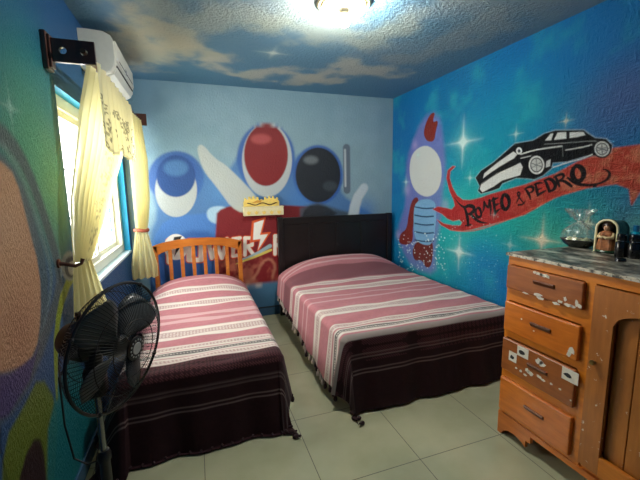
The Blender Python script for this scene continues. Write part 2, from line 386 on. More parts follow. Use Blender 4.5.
ink(zp, [.018, .026, .018], (436, 208), (456, 252), (474, 298)); ink(zp, [.012, .022, .024, .020, .010], (420, 216), (460, 194), (508, 180), (520, 214), (470, 246)); ink(zp, [.014, .022, .024, .02], (474, 246), (520, 250), (560, 275), (590, 300))
ink(zd, [.024, .034, .04, .034, .03, .036, .04, .034, .024], (250, 150), (216, 192), (214, 250), (244, 300), (292, 300), (326, 250), (320, 196), (288, 160), (250, 150))
ink(zd, [.014, .022, .024, .018, .014, .018, .020, .014, .006], (170, 265), (205, 296), (270, 328), (370, 340), (470, 325), (548, 286), (578, 236), (556, 196), (508, 184)); ink(zd, .014, (420, 350), (440, 345))
# sparkles
for c0, r, a in [((463, 142), .30, .9), ((459, 252), .26, 1.0), ((542, 240), .24, .95), ((516, 134), .10, .5), ((406, 182), .12, .6), ((470, 178), .10, .5), ((566, 121), .08, .6), ((588, 224), .18, .6), ((418, 155), .08, .5), ((510, 245), .12, .4), ((494, 215), .07, .3)]:
    cv.sparkle(c0, r, (215, 242, 238) if c0[0] < 530 else (240, 232, 205), (120, 215, 200), a)
for k in range(130):
    x, y = rng.uniform(398, 445), rng.uniform(232, 272); cv.oval((x, y), rng.uniform(.35, .8), rng.uniform(.35, .8), (215, 235, 235), 0.003, 0.8)
for k in range(60):
    x, y = rng.uniform(445, 500), rng.uniform(215, 290); cv.oval((x, y), .5, .5, (190, 235, 230), 0.003, 0.5)
me = grid_mesh('wall_right', np.stack([np.full_like(cv.U, XR), cv.U, cv.V], -1), cv.C)
MR = painted('stucco_mural_blue_teal', 'right')
tag(link_mesh('wall_right', me, MR, smooth=False), kind='structure')

# ---- back wall mural
cv = Canvas(lines((XL, XR, 0.0055)), lines((0, 0.5, 0.05), (0.5, 2.3, 0.0055), (2.3, ZC, 0.04)), 1, YB)
cv.fill((134, 165, 177))
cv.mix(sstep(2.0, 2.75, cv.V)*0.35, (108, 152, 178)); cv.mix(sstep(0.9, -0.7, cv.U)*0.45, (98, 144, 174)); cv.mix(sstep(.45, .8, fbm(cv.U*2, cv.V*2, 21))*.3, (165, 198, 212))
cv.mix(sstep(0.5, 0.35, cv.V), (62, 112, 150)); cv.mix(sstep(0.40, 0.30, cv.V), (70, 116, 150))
HB = (60, 110, 170)
cv.poly([(150, 300), (149, 235), (158, 215), (152, 190), (160, 165), (175, 152), (190, 156), (200, 170), (222, 180), (236, 160), (246, 138), (266, 124), (286, 138), (290, 165), (300, 152), (318, 146), (338, 156), (343, 180), (340, 190), (348, 200), (370, 212), (392, 230), (392, 300)], HB, 0.035, 0.85, smooth=1)
for c0, rx, ry in [((176, 178), 28, 27), ((266, 158), 29, 35), ((318, 175), 25, 30)]: cv.oval(c0, rx, ry, (48, 92, 165), 0.02, .9)
cv.cloud((225, 190), .22, (90, 150, 210), .6); cv.cloud((300, 200), .2, (70, 130, 200), .6); cv.cloud((365, 210), .16, (60, 120, 195), .6)
# plain generic colour fields of about the same size (no figures): blue, red and black rounded patches, pale bands
cv.poly([(152, 262), (152, 240), (166, 218), (195, 214), (225, 212), (236, 235), (238, 300), (150, 300)], (70, 122, 190), 0.02, smooth=1)
cv.poly([(158, 250), (185, 230), (215, 232), (230, 258), (220, 290), (160, 290)], (45, 88, 158), 0.04, .8, smooth=1)
cv.oval((176, 190), 21, 27, (176, 186, 186), 0.01); cv.oval((176, 176), 19.5, 21, (38, 78, 140), 0.012); cv.oval((176, 168), 12, 8, (95, 150, 205), 0.03, .45)
cv.poly([(206, 208), (224, 205), (238, 216), (226, 226), (208, 222)], (165, 200, 222), 0.015, smooth=2)
cv.poly([(215, 215), (222, 208), (240, 204), (262, 204), (300, 206), (330, 208), (334, 300), (216, 300)], (120, 30, 36), 0.016, smooth=1)
cv.poly([(300, 208), (318, 202), (340, 210), (392, 222), (392, 300), (300, 300)], (70, 84, 98), 0.03, .9)
cv.poly([(196, 148), (202, 143), (214, 158), (228, 166), (262, 202), (262, 212), (236, 214), (216, 186), (204, 172)], (180, 190, 188), 0.014, smooth=2)
cv.oval((267, 160), 25, 37, (176, 186, 188), 0.012); cv.oval((266, 155), 22, 31, (124, 30, 34), 0.012); cv.oval((261, 139), 10, 5, (190, 90, 90), 0.03, .6)
cv.oval((318, 175), 22.5, 27.5, (32, 38, 46), 0.012); cv.oval((311, 160), 7, 4, (135, 145, 150), 0.03, .55); cv.oval((330, 186), 7, 5, (70, 78, 85), 0.03, .6)
cv.stroke([(346.5, 148), (347, 190)], 0.10, (96, 110, 124), 0.012, smooth=0); cv.stroke([(345, 150), (345.5, 186)], 0.025, (185, 195, 200), 0.012, smooth=0)
cv.stroke([(352, 224), (356, 200), (364, 188)], [.16, .14, .12], (192, 206, 212), 0.02)
cv.poly([(300, 222), (306, 206), (322, 204), (342, 216)], (38, 42, 48), 0.02, .9, smooth=1)
m = sstep(.5, .72, fbm(cv.U*7, cv.V*7, 31))
RD = cv.C.copy(); cv.C[:] = 0; cv.poly([(218, 258), (285, 246), (330, 240), (330, 300), (216, 300)], (255, 255, 255), 0.02); rm = cv.C[..., 0].copy(); cv.C = RD
cv.mix(rm*.9, (122, 26, 32)); cv.mix(rm*m*.5, (190, 120, 95)); cv.mix(rm*sstep(.55, .8, fbm(cv.U*5, cv.V*5, 36))*.7, (60, 26, 30))
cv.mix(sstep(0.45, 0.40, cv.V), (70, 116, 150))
cv.stroke([(246, 284), (256, 276), (262, 262), (270, 258), (276, 266), (272, 278)], .03, (196, 140, 110), .02, .6); cv.stroke([(240, 288), (252, 284), (262, 286)], .025, (205, 190, 175), .01, .7)
# lettering: P O W E R (bolt) R, white with a red-orange edge
def blockstrokes(sets, w, rim=0.022):
    for colr, add in (((196, 70, 38), rim), ((232, 226, 214), 0)):
        for pp in sets: cv.stroke(pp, w+add, colr, 0.004, smooth=0)
y0, y1, ym = 239, 255, 247
blockstrokes([[(169, 262), (169, 241)], [(169, 241), (180, 241), (180, 250), (169, 251)]], .055)
blockstrokes([[(189, 241), (201, 241), (201, 260), (189, 260), (189, 241)]], .055)
blockstrokes([[(208, 240), (212, 258), (217, 244), (222, 258), (227, 239)]], .048)
blockstrokes([[(233, 256), (233, 239)], [(233, 239), (240, 238)], [(233, 247.5), (239, 247)], [(233, 256), (240.5, 255)]], .042)
blockstrokes([[(245, 255), (245, 238)], [(245, 238), (252, 238), (252, 245), (246, 246.5)], [(247.5, 246.5), (253, 254)]], .042)
blockstrokes([[(275, 254), (275, 236)], [(275, 236), (282, 236), (282, 244), (275, 245)], [(278, 245), (283, 253)]], .045)
cv.poly([(252, 221), (266, 217), (262, 233), (271, 232), (256, 256), (259, 241), (250, 243)], (215, 90, 40), 0.006); cv.poly([(254, 223), (264, 219.5), (260, 235), (268, 234), (258, 250), (260.5, 239), (253, 240)], (228, 230, 222), 0.005)
cv.stroke([(236, 264), (256, 256), (271, 250)], [.01, .04, .03], (212, 196, 96), .006); cv.stroke([(238, 261), (256, 254), (270, 246)], [.01, .03, .05], (150, 180, 190), .008)
cv.oval((176, 247), 12, 13, (232, 232, 226), 0.006); cv.poly([(174, 237), (182, 236), (178, 244), (183, 243.5), (174, 257), (176, 248.5), (171, 249.5)], (24, 26, 30), 0.005)
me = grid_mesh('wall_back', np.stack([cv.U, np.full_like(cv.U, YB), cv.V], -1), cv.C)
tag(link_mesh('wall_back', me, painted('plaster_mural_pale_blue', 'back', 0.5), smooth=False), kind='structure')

# ---- left wall mural, with the window opening
WY0, WY1, WZ0, WZ1 = 2.392, 4.190, 0.965, 2.170
cv = Canvas(lines((YF, 1.3, .08), (1.3, WY0, 0.008), (WY0, WY1, 0.06), (WY1, YB, .02)), lines((0, WZ0, 0.0095), (WZ0, WZ1, 0.0095), (WZ1, ZC, 0.03)), 0, XL)
cv.fill((34, 92, 148))
for c0, r, c, a in [((20, 40), .4, (22, 92, 150), .9), ((0, 90), .35, (26, 110, 135), .8), ((35, 120), .3, (66, 160, 130), .85), ((50, 160), .22, (92, 172, 118), .8), ((15, 120), .2, (36, 120, 125), .7), ((58, 210), .12, (95, 160, 105), .7), ((60, 110), .1, (30, 105, 150), .6), ((5, 300), .5, (90, 90, 105), .5), ((40, 90), .3, (36, 140, 150), .8), ((30, 150), .3, (80, 172, 130), .85), ((52, 190), .2, (116, 186, 118), .85), ((58, 235), .15, (104, 166, 126), .7)]: cv.cloud(c0, r, c, a)
cv.mix(sstep(2.30, 2.46, cv.U), (34, 96, 152))
# plain colour bands and a tan field, no face
cv.stroke([(-40, 90), (-10, 128), (10, 140), (28, 170), (44, 215), (58, 262), (60, 290), (44, 340), (20, 395), (-20, 430)], .085, (84, 98, 104), .02, .9)
cv.stroke([(-30, 110), (-5, 138), (8, 150), (24, 180), (38, 222), (52, 270), (50, 300), (36, 350), (14, 395), (-30, 440)], .03, (120, 150, 145), .015, .6)
cv.poly([(-60, 130), (0, 150), (20, 175), (34, 215), (48, 270), (48, 310), (30, 372), (0, 402), (-60, 420)], (70, 100, 112), 0.02, .9, smooth=1)
cv.poly([(-60, 120), (0, 160), (16, 176), (28, 225), (40, 270), (41, 318), (36, 352), (18, 372), (-60, 374)], (208, 158, 120), 0.012, smooth=1)
cv.cloud((5, 230), .18, (220, 178, 140), .5); cv.cloud((20, 330), .14, (184, 128, 96), .6)
cv.poly([(-60, 378), (10, 374), (34, 356), (40, 340), (30, 380), (8, 416), (-60, 440)], (78, 60, 120), 0.012, .9)
cv.poly([(0, 520), (4, 440), (22, 410), (40, 374), (56, 400), (58, 440), (50, 520)], (112, 128, 40), 0.012, smooth=1)
cv.poly([(14, 520), (22, 462), (38, 432), (46, 460), (46, 520)], (50, 24, 30), 0.012, smooth=1)
cv.poly([(46, 530), (48, 430), (56, 395), (66, 360), (78, 360), (110, 420), (110, 530)], (16, 128, 132), 0.02, .9)
cv.stroke([(78, 268), (64, 290), (56, 330), (56, 372), (57, 398)], [.05, .07, .06, .045, .02], (150, 165, 40), .01)
cv.oval((70, 266), 9, 15, (150, 158, 165), .006, .9); cv.oval((71, 267), 6.5, 11, (60, 66, 78), .006); cv.oval((72, 268), 4, 7, (170, 172, 170), .006)
cv.sparkle((10, 107), .14, (150, 205, 190), (80, 160, 150), .8)
cu = 0.5*(cv.U[:-1, :-1]+cv.U[1:, 1:]); vv = 0.5*(cv.V[:-1, :-1]+cv.V[1:, 1:])
me = grid_mesh('wall_left', np.stack([np.full_like(cv.U, XL), cv.U, cv.V], -1), cv.C, (cu > WY0) & (cu < WY1) & (vv > WZ0) & (vv < WZ1))
tag(link_mesh('wall_left', me, painted('plaster_mural_green_blue', 'left', 0.5), smooth=False), kind='structure')
# reveal of the opening (bright blue paint) and tiled sill
WD = 0.17
revm = plain('bright_blue_paint', (0, 158, 214), 0.5, var=.05)
bm = NB()
box(bm, XL-WD, XL-.001, WY1, WY1+.02, WZ0-.02, WZ1+.02); box(bm, XL-WD, XL-.001, WY0-.02, WY0, WZ0-.02, WZ1+.02); box(bm, XL-WD, XL-.001, WY0, WY1, WZ1, WZ1+.02)
tag(obj('trim_1', bm, revm), kind='structure')
bm = NB(); box(bm, XL-WD, XL+.012, WY0+.001, WY1-.001, WZ0-.022, WZ0, .003)
tag(obj('trim_2', bm, plain('white_sill_paint', (200, 222, 232), .35, var=.04)), kind='structure')

# ---- front wall, behind the camera
bm = NB(); box(bm, XL-.1, XR+.1, YF-.1, YF, 0, ZC)
tag(obj('wall_front', bm, plain('blue_plaster', (70, 130, 180), .6, bump=.3)), kind='structure')

# ---- ceiling: painted sky with clouds
cv = Canvas(lines((XL, XR, .016)), lines((YF, .6, .05), (.6, YB, .016)), 2, ZC)
cv.fill((98, 136, 160)); cv.mix(sstep(2.2, 4.2, cv.V)*.6, (84, 140, 176))
wu = cv.U+(fbm(cv.U*2.2, cv.V*2.2, 41)-.5)*.5; wv = cv.V+(fbm(cv.U*2.2, cv.V*2.2, 47)-.5)*.4
det = fbm(cv.U*5, cv.V*5, 51, 5)
def cloudband(pp, w, a=1.0, c=(186, 190, 178)):
    P = cv.pts(pp); d = np.full(cv.U.shape, 1e9)
    for i in range(len(P)-1):
        A, B = P[i], P[i+1]; e = B-A; t = np.clip(((wu-A[0])*e[0]+(wv-A[1])*e[1])/(e@e), 0, 1); d = np.minimum(d, np.hypot(wu-A[0]-t*e[0], wv-A[1]-t*e[1]))
    m = sstep(1.0, .1, d/w+ (det-.5)*1.6); cv.mix(m*a, c)
cloudband([(128, 62), (150, 48), (185, 42), (205, 56)], .30, .9, (178, 182, 164)); cloudband([(205, 62), (250, 76), (280, 72), (330, 80)], .22, .85); cloudband([(300, 82), (340, 66), (390, 78)], .24, .8)
cloudband([(120, 14), (150, 22), (160, 40)], .26, .8, (190, 188, 162)); cloudband([(150, 5), (200, 18), (270, 22), (300, 8)], .30, .6, (170, 182, 172)); cloudband([(280, 30), (330, 32), (370, 40), (420, 20)], .26, .7, (166, 178, 166))
cloudband([(400, 60), (450, 40), (500, 22)], .2, .45, (150, 160, 158)); cloudband([(430, 12), (480, 2), (560, -20)], .3, .45, (150, 165, 170))
m = sstep(.42, .7, fbm(wu*1.7, wv*1.7, 61))*sstep(3.4, 2.4, cv.V); cv.mix(m*.5, (150, 162, 162))
cv.sparkle((273, 53), .20, (215, 228, 220), (170, 200, 200), .8)
me = grid_mesh('ceiling', np.stack([cv.U, cv.V, np.full_like(cv.U, ZC)], -1), cv.C)
tag(link_mesh('ceiling', me, painted('stucco_sky_paint', 'ceiling', .65), smooth=False), kind='structure')

# ---- floor: big glazed tiles
k = NT('glazed_beige_tile'); co = k.coords(); sp = k.n('ShaderNodeSeparateXYZ'); k.l(co, sp.inputs[0])
def grout(sock, off):
    a = k.n('ShaderNodeMath', operation='ADD'); a.inputs[1].default_value = 12.0-off; k.l(sock, a.inputs[0])
    m = k.n('ShaderNodeMath', operation='MODULO'); m.inputs[1].default_value = 0.6; k.l(a.outputs[0], m.inputs[0])
    s = k.n('ShaderNodeMath', operation='SUBTRACT'); s.inputs[1].default_value = 0.3; k.l(m.outputs[0], s.inputs[0])
    b = k.n('ShaderNodeMath', operation='ABSOLUTE'); k.l(s.outputs[0], b.inputs[0])
    g = k.n('ShaderNodeMath', operation='GREATER_THAN'); g.inputs[1].default_value = 0.2978; k.l(b.outputs[0], g.inputs[0]); return g.outputs[0]
mxg = k.n('ShaderNodeMath', operation='MAXIMUM'); k.l(grout(sp.outputs[0], 1.1543), mxg.inputs[0]); k.l(grout(sp.outputs[1], 1.5786), mxg.inputs[1])
cl = k.ramp(k.noise(co, 2.5, 5), [(.35, rgba((164, 166, 136))), (.65, rgba((182, 182, 152)))])
mm = k.n('ShaderNodeMix', data_type='RGBA'); k.l(mxg.outputs[0], mm.inputs[0]); k.l(cl, mm.inputs[6]); mm.inputs[7].default_value = rgba((92, 92, 78)); k.l(mm.outputs[2], k.b.inputs['Base Color'])
rr = k.n('ShaderNodeMapRange'); rr.inputs[3].default_value = .16; rr.inputs[4].default_value = .7; k.l(mxg.outputs[0], rr.inputs[0]); k.l(rr.outputs[0], k.b.inputs['Roughness'])
k.bump(k.noise(co, 5, 2), .03, .01)
bm = NB(); box(bm, XL-.1, XR+.1, YF-.1, YB+.1, -.08, 0)
tag(obj('floor', bm, k.m), kind='structure')
# baseboards: glazed tile strip with a dark joint above
bbm = plain('blue_grey_skirting_tile', (58, 92, 120), .25, var=.06)
bm = NB(); box(bm, XL, XR, YB-.012, YB, 0, .10, .003); tag(obj('baseboard_back', bm, bbm), kind='structure')
bm = NB(); box(bm, XR-.012, XR, YF, YB-.012, 0, .10, .003); tag(obj('baseboard_right', bm, bbm), kind='structure')
bm = NB(); box(bm, XL, XL+.012, YF, YB-.012, 0, .10, .003); tag(obj('baseboard_left', bm, bbm), kind='structure')
bm = NB(); box(bm, XL+.012, XR-.012, YB-.01, YB, .102, .114); tag(obj('trim_3', bm, plain('dark_joint', (28, 36, 46), .6)), kind='structure')

# ---- window: white sliding frame, two panes, outside grille
wm = plain('white_window_frame', (226, 226, 206), .35, var=.03)
X0, X1 = XL-.14, XL-.058
def frame(bm, y0, y1, z0, z1, t, x0, x1):
    box(bm, x0, x1, y0, y1, z0, z0+t, .003); box(bm, x0, x1, y0, y1, z1-t, z1, .003); box(bm, x0, x1, y0, y0+t, z0+t, z1-t, .003); box(bm, x0, x1, y1-t, y1, z0+t, z1-t, .003)
wr = empty('window_1', (XL-.10, (WY0+WY1)/2, WZ0), None, None); wr['kind'] = 'structure'
bm = NB(); frame(bm, WY0+.001, WY1-.001, WZ0+.001, WZ1-.001, .075, X0, X1); obj('window_frame', bm, wm, wr)
k = NT('clear_glass'); tr = k.n('ShaderNodeBsdfTransparent'); gl = k.n('ShaderNodeBsdfGlossy'); gl.inputs['Roughness'].default_value = .03
mx = k.n('ShaderNodeMixShader'); mx.inputs[0].default_value = .06; k.l(tr.outputs[0], mx.inputs[1]); k.l(gl.outputs[0], mx.inputs[2]); k.l(mx.outputs[0], k.out.inputs[0])
GLASS = k.m
ymid = (WY0+WY1)/2
for i, (a, b, xo) in enumerate(((WY0+.07, ymid+.03, -.085), (ymid-.03, WY1-.07, -.110))):
    bm = NB(); frame(bm, a, b, WZ0+.07, WZ1-.07, .045, XL+xo-.02, XL+xo); s = obj('sash', bm, wm, wr)
    bm = NB(); box(bm, XL+xo-.013, XL+xo-.008, a+.04, b-.04, WZ0+.11, WZ1-.11); obj('pane', bm, GLASS, s)
gr = plain('white_grille_iron', (215, 222, 222), .4)
bm = NB()
for i in range(15): y = WY0+.06+i*(WY1-WY0-.12)/14; box(bm, XL-.185, XL-.175, y-.005, y+.005, WZ0, WZ1)
for z in (1.05, 1.4, 1.75, 2.08): box(bm, XL-.188, XL-.182, WY0, WY1, z-.01, z+.01)
obj('grille', bm, gr, wr)

# ================================================================== BED CLOTHS
def cloth_rows(stops):
    return sorted(stops)
def bedspread(name, x0, x1, yh, yf, zt, dl, dr, df, label, group, paint, rip=.018, corner=(.9, .3), fl=.10, nL=150, pillow=.0):
    """a fringed cloth over a mattress: dl(b), dr(b), df(a) give how far it hangs left, right, at the foot"""
    L = yh-yf; Wd = x1-x0; NBr, NAr = 300, 260
    bq = np.linspace(0, 1, NBr); aq = np.linspace(-1, 1, NAr)
    P = np.zeros((NAr, NBr, 3)); BB = np.zeros((NAr, NBr)); AA = np.zeros((NAr, NBr)); DN = np.zeros((NAr, NBr))
    r = .055
    for j, t in enumerate(bq):
        b = t*(L+df)
        for i, s in enumerate(aq):
            dn = dl(min(b, L)) if s < 0 else dr(min(b, L))
            a = s*(Wd/2+dn) if True else 0
            # equal spacing over the top, the rest over the drop
            ea = max(0, abs(a)-Wd/2); eb = max(0, b-L); e = math.hypot(ea, eb)
            ax = max(-Wd/2, min(Wd/2, a)); bx = min(b, L)
            out = dwn = 0.0
            if e > 1e-9:
                q = r*PI/2
                if e < q: out, dwn = r*math.sin(e/r), r*(1-math.cos(e/r))
                else:
                    f = (fl if s < 0 else .10) if eb == 0 else max(.16, fl*.8 if s < 0 and ea > 0 else 0); out, dwn = r+f*(e-q), r+math.sqrt(1-f*f)*(e-q)
                mxd = zt-.014
                if dwn > mxd: out += (dwn-mxd)*.8; dwn = mxd+min(0, 0)
                arc = (bx*1.0 if ea > eb else a) ; wgt = min(1, dwn/zt)
                out += rip*wgt*(math.sin(arc*15+1.3)+.6*math.sin(arc*27+.4*name.__len__()))
                if eb > 0 and ea > 0: out += .02*wgt
                ux, uy = (math.copysign(ea/e, a), eb/e); ux *= (1-corner[0 if a < 0 else 1]*min(1, eb/.25)) if ea > 0 and eb > 0 else 1
            else: ux = uy = 0
            wr_ = .004*math.sin(b*13+a*5)*math.sin(a*9+b*2)+.003*math.sin(b*31+a*11)
            zz = zt-dwn+(wr_ if e == 0 else wr_*max(0, 1-dwn/.05))
            if pillow and e < .2: zz += pillow*math.exp(-((b-.14)/.30)**2)*max(0, 1-(min(abs(a)/(Wd*.5+.03), 1))**3.2)*(1-min(1, dwn/.15))
            x = (x0+x1)/2+ax+ux*out
            P[i, j] = (max(x, XL+.018), yh-bx-uy*out, max(zz, .012)); BB[i, j] = b; AA[i, j] = a; DN[i, j] = dwn
    # resting-edge softness
    colr = paint(AA, BB, DN)
    me = grid_mesh(name, P, colr); base = ((x0+x1)/2, (yh+yf)/2, 0.0)
    k = CLOTH
    root = empty(name, base, label, 'bedspread', group)
    o = link_mesh('cloth', me, k, root)
    md = o.modifiers.new('thick', 'SOLIDIFY'); md.thickness = .004; md.offset = 1.0
    return root, P
CLOTH = attr_mat('woven_cotton', .9, .35, 300)
def stripes_fn(rows, maroon_from, tone):
    PK, WT, DK = lin((184, 120, 128)), lin((216, 206, 198)), lin((46, 22, 27))
    def f(A, B, Dn):
        n = fbm(A*60, B*160, 3, 2); C = np.empty(A.shape+(3,)); C[:] = PK*tone; C *= (0.86+.28*n)[..., None]
        def put(m, c): C[:] = C*(1-m[..., None])+np.asarray(c)*m[..., None]
        def line(b0, w, c, al=1.0): put(al*(1-sstep(w/2-.003, w/2+.003, np.abs(B-b0))), c)
        for kind, b0, b1 in rows:
            w = b1-b0
            if kind == 'band':      # white-woven band: white / speckled grey / white
                put(.6*sstep(b0-.003, b0+.003, B)*(1-sstep(b1-.003, b1+.003, B)), WT*.62)
                line(b0+w*.16, w*.24, WT); line(b1-w*.16, w*.24, WT)
                m = (1-sstep(w*.14, w*.2, np.abs(B-(b0+b1)/2)))*(np.sin(A*260+np.sin(B*300))>.1); put(m*.7, WT*1.0)
            elif kind == 'zig':     # black dashes inside white
                put(sstep(b0-.003, b0+.003, B)*(1-sstep(b1-.003, b1+.003, B)), WT*.95)
                for q in (.3, .62): line(b0+w*q, w*.15, (.02, .02, .025), .9)
                m = (1-sstep(w*.10, w*.14, np.abs(B-(b0+w*.46))))*(np.sin(A*300) > 0); put(m*.8, (.12, .11, .12))
            elif kind == 'faint': line((b0+b1)/2, w, lin((206, 172, 172)), .75)
            elif kind == 'grey': put(sstep(b0-.003, b0+.003, B)*(1-sstep(b1-.003, b1+.003, B)), lin((150, 140, 136)))
            elif kind == 'mauve': put(.85*sstep(b0-.01, b0+.01, B)*(1-sstep(b1-.01, b1+.01, B)), lin((112, 68, 76)))
        put(sstep(maroon_from-.003, maroon_from+.003, B), DK); mk = B > maroon_from
        C[mk] *= (0.8+.4*n)[mk][:, None]
        dots = (np.sin(A*330)*np.sin(B*330) > .25) & mk & (B < maroon_from+.16); C[dots] = lin((92, 52, 58))
        for kind, b0, b1 in rows:
            if kind == 'thin': line(b0, .006, lin((165, 140, 136)), .85)
        return C
    return f

def tassels(root, P, spots, mats, rows):
    """knotted fringe: one tassel built, then copied along the hem"""
    proto = {}
    for kind, m in mats.items():
        bm = NB(); lathe(bm, [(0, 0), (.004, -.001), (.0075, -.009), (.005, -.016), (.012, -.028), (.015, -.045), (.010, -.058), (0, -.06)], seg=8)
        me = bpy.data.meshes.new('tassel'); bm.to_mesh(me); bm.free(); me.materials.append(m)
        for p in me.polygons: p.use_smooth = True
        proto[kind] = me
    for (p, kind, tilt) in spots:
        o = bpy.data.objects.new('tassel', proto[kind]); COL.objects.link(o); o.parent = root
        o.location = Vector(p)-BASE[root.name]; o.rotation_euler = tilt

TW = plain('off_white_yarn', (190, 176, 168), .9); TM = plain('maroon_yarn', (44, 22, 27), .9)
def along(line, step):
    out = []; acc = 0; last = line[0]
    for q in line[1:]:
        acc += np.linalg.norm(q-last); last = q
        if acc >= step: out.append(q.copy()); acc = 0
    return out

def yb(px, z): return hit(px, 2, z)[1]
# ---------------------------------------------------------------- double bed (right)
B2X0, B2X1, B2YH, B2YF, B2Z = .955, 2.43, 4.17, 2.20, .555
DARK = wood('black_lacquered_wood', (10, 8, 8), (20, 15, 15), (4, 30, 30), .4, .12)
bed = empty('double_bed', (1.70, 3.2, 0), 'wide bed with black panelled headboard in the corner by the bright blue wall', 'bed')
bm = NB()
bm.free()
for xa_, xb_ in ((.925, .992), (2.440, 2.507)):
    bm = NB(); box(bm, xa_, xb_, 4.205, 4.268, 0.0, 1.245, .006); obj('headboard_post', bm, DARK, bed)
bm = NB(); box(bm, .992, 2.440, 4.214, 4.258, 1.150, 1.238, .006); box(bm, .992, 2.440, 4.214, 4.258, .36, .46, .006); box(bm, .992, 2.44, 4.226, 4.250, .46, 1.15)
for i in range(1, 4): x = .992+1.448*i/4; box(bm, x-.03, x+.03, 4.216, 4.256, .46, 1.15, .004)
hb = obj('headboard', bm, DARK, bed)
for x in (1.36, 1.716, 2.07):
    bm = NB(); ball(bm, (x, 4.212, .86), .012, (1, .5, 1)); obj('button', bm, DARK, hb, smooth=True)
LEGW = wood('dark_red_brown_wood', (52, 24, 18), (76, 36, 26), (30, 30, 4), .4)
bm = NB()
box(bm, .985, 1.02, 2.27, 4.205, .20, .33, .005); box(bm, 2.36, 2.395, 2.27, 4.205, .20, .33, .005); box(bm, .985, 2.395, 2.235, 2.27, .20, .33, .005)
for i in range(9): box(bm, 1.02, 2.36, 2.36+i*.21, 2.43+i*.21, .30, .325)
obj('bed_frame', bm, LEGW, bed)
for x, y in ((.985, 2.24), (2.345, 2.24), (.985, 3.02), (2.345, 3.02)):
    bm = NB(); box(bm, x, x+.05, y, y+.05, 0, .20, .004); obj('leg', bm, LEGW, bed)
MATT = plain('white_ticking', (214, 208, 200), .9, var=.05)
bm = NB(); box(bm, B2X0+.045, B2X1-.045, B2YF+.045, 4.17, .33, .540, .05, 4); obj('mattress', bm, MATT, bed, smooth=True, sharp=60)
r2 = lambda y: B2YH-yb((367, y), B2Z+.16*max(0, min(1, (284-y)/28)))
rows2 = [('mauve', r2(262), r2(272)), ('faint', r2(256.0), r2(257.2)), ('faint', r2(259.0), r2(260.0)), ('band', r2(273), r2(276.6)), ('band', r2(282), r2(287.5)), ('faint', r2(291.5), r2(292.3)), ('faint', r2(295.5), r2(296.6)),
         ('band', r2(303.5), r2(310.5)), ('band', r2(319.5), r2(323.5)), ('zig', r2(324.5), r2(330)), ('grey', r2(331.5), r2(335))]
mf2 = r2(335)
for d in (.17, .195, .28, .305): rows2.append(('thin', (B2YH-B2YF)+d, 0))
rt2, P2 = bedspread('bedspread', B2X0, B2X1, B2YH, B2YF, B2Z, lambda b: .30+.17*sstep(.0, 1.9, b), lambda b: .25, .575,
    'pink and maroon striped fringed cloth covering the wide bed with black headboard', 'striped bedspreads', stripes_fn(rows2, mf2, .93), rip=.012, corner=(.92, .3), pillow=.20)
sp_ = []
for q in along(P2[0, :260], .055):
    if q[1] > 2.2: sp_.append((q, 'w' if random.random() < .55 else 'm', (0, random.uniform(-.2, .2), 0)))
for q in along(P2[:, -1], .055):
    if q[0] < 2.40: sp_.append((q+np.array([0, -.004, .012]), 'm', (1.25, 0, random.uniform(-.3, .3))))
for q in along(P2[0, 260:], .05): sp_.append((q+np.array([0, 0, .014]), 'm', (1.2, 0, -1.0)))
sp_ = [((q[0], q[1], max(q[2], .062 if abs(t[0]) < .5 else .02)), kd, t) for q, kd, t in sp_]
tassels(rt2, P2, sp_, {'w': TW, 'm': TM}, None)

# ---------------------------------------------------------------- single bed (left)
B1X0, B1X1, B1YH, B1YF, B1Z = -.455, .445, 4.17, 2.215, .505
ORW = wood('orange_varnished_wood', (168, 88, 26), (204, 122, 44), (5, 30, 30), .3, .5)
bed = empty('single_bed', (0, 3.2, 0), 'narrow bed with arched orange wooden slatted headboard beside the window wall', 'bed')
def arch_pts(xa, xb, ze, zm, n=24): return [(xa+(xb-xa)*i/n, ze+(zm-ze)*(1-(2*i/n-1)**2)**.75) for i in range(n+1)]
to_y = lambda u, v, d: (u, d, v)
xa, xb = -.478, .482
bm = NB(); out = arch_pts(xa, xb, .985, 1.052); inn = arch_pts(xa+.05, xb-.05, .885, .968)
prism(bm, out+inn[::-1], to_y, 4.200, 4.236); obj('headboard_rail', bm, ORW, bed, smooth=True)
for x in (xa, xb-.05):
    bm = NB(); box(bm, x, x+.05, 4.200, 4.236, 0, .99, .008); obj('headboard_post', bm, ORW, bed)
bm = NB(); box(bm, xa+.05, xb-.05, 4.205, 4.231, .40, .47, .004); obj('lower_rail', bm, ORW, bed)
for i in range(6):
    x = xa+.05+(xb-xa-.1)*(i+1)/7; bm = NB(); zt = .885+.083*(1-((x-(xa+xb)/2)/((xb-xa)/2))**2)**.75
    box(bm, x-.02, x+.02, 4.209, 4.227, .47, zt+.01, .004); obj('slat', bm, ORW, bed)
bm = NB(); box(bm, -.42, -.39, 2.28, 4.2, .18, .28, .004); box(bm, .38, .41, 2.28, 4.2, .18, .28, .004); box(bm, -.42, .41, 2.25, 2.28, .18, .28, .004)
for i in range(9): box(bm, -.39, .38, 2.36+i*.21, 2.43+i*.21, .255, .278)
obj('bed_frame', bm, ORW, bed)
for x, y in ((-.42, 2.25), (.36, 2.25)):
    bm = NB(); box(bm, x, x+.05, y, y+.05, 0, .18, .004); obj('leg', bm, ORW, bed)
bm = NB(); box(bm, B1X0+.045, B1X1-.045, B1YF+.045, 4.17, .28, .490, .05, 4); obj('mattress', bm, MATT, bed, smooth=True, sharp=60)
r1 = lambda y: B1YH-yb((218, y), B1Z+.12*max(0, min(1, (300-y)/24)))
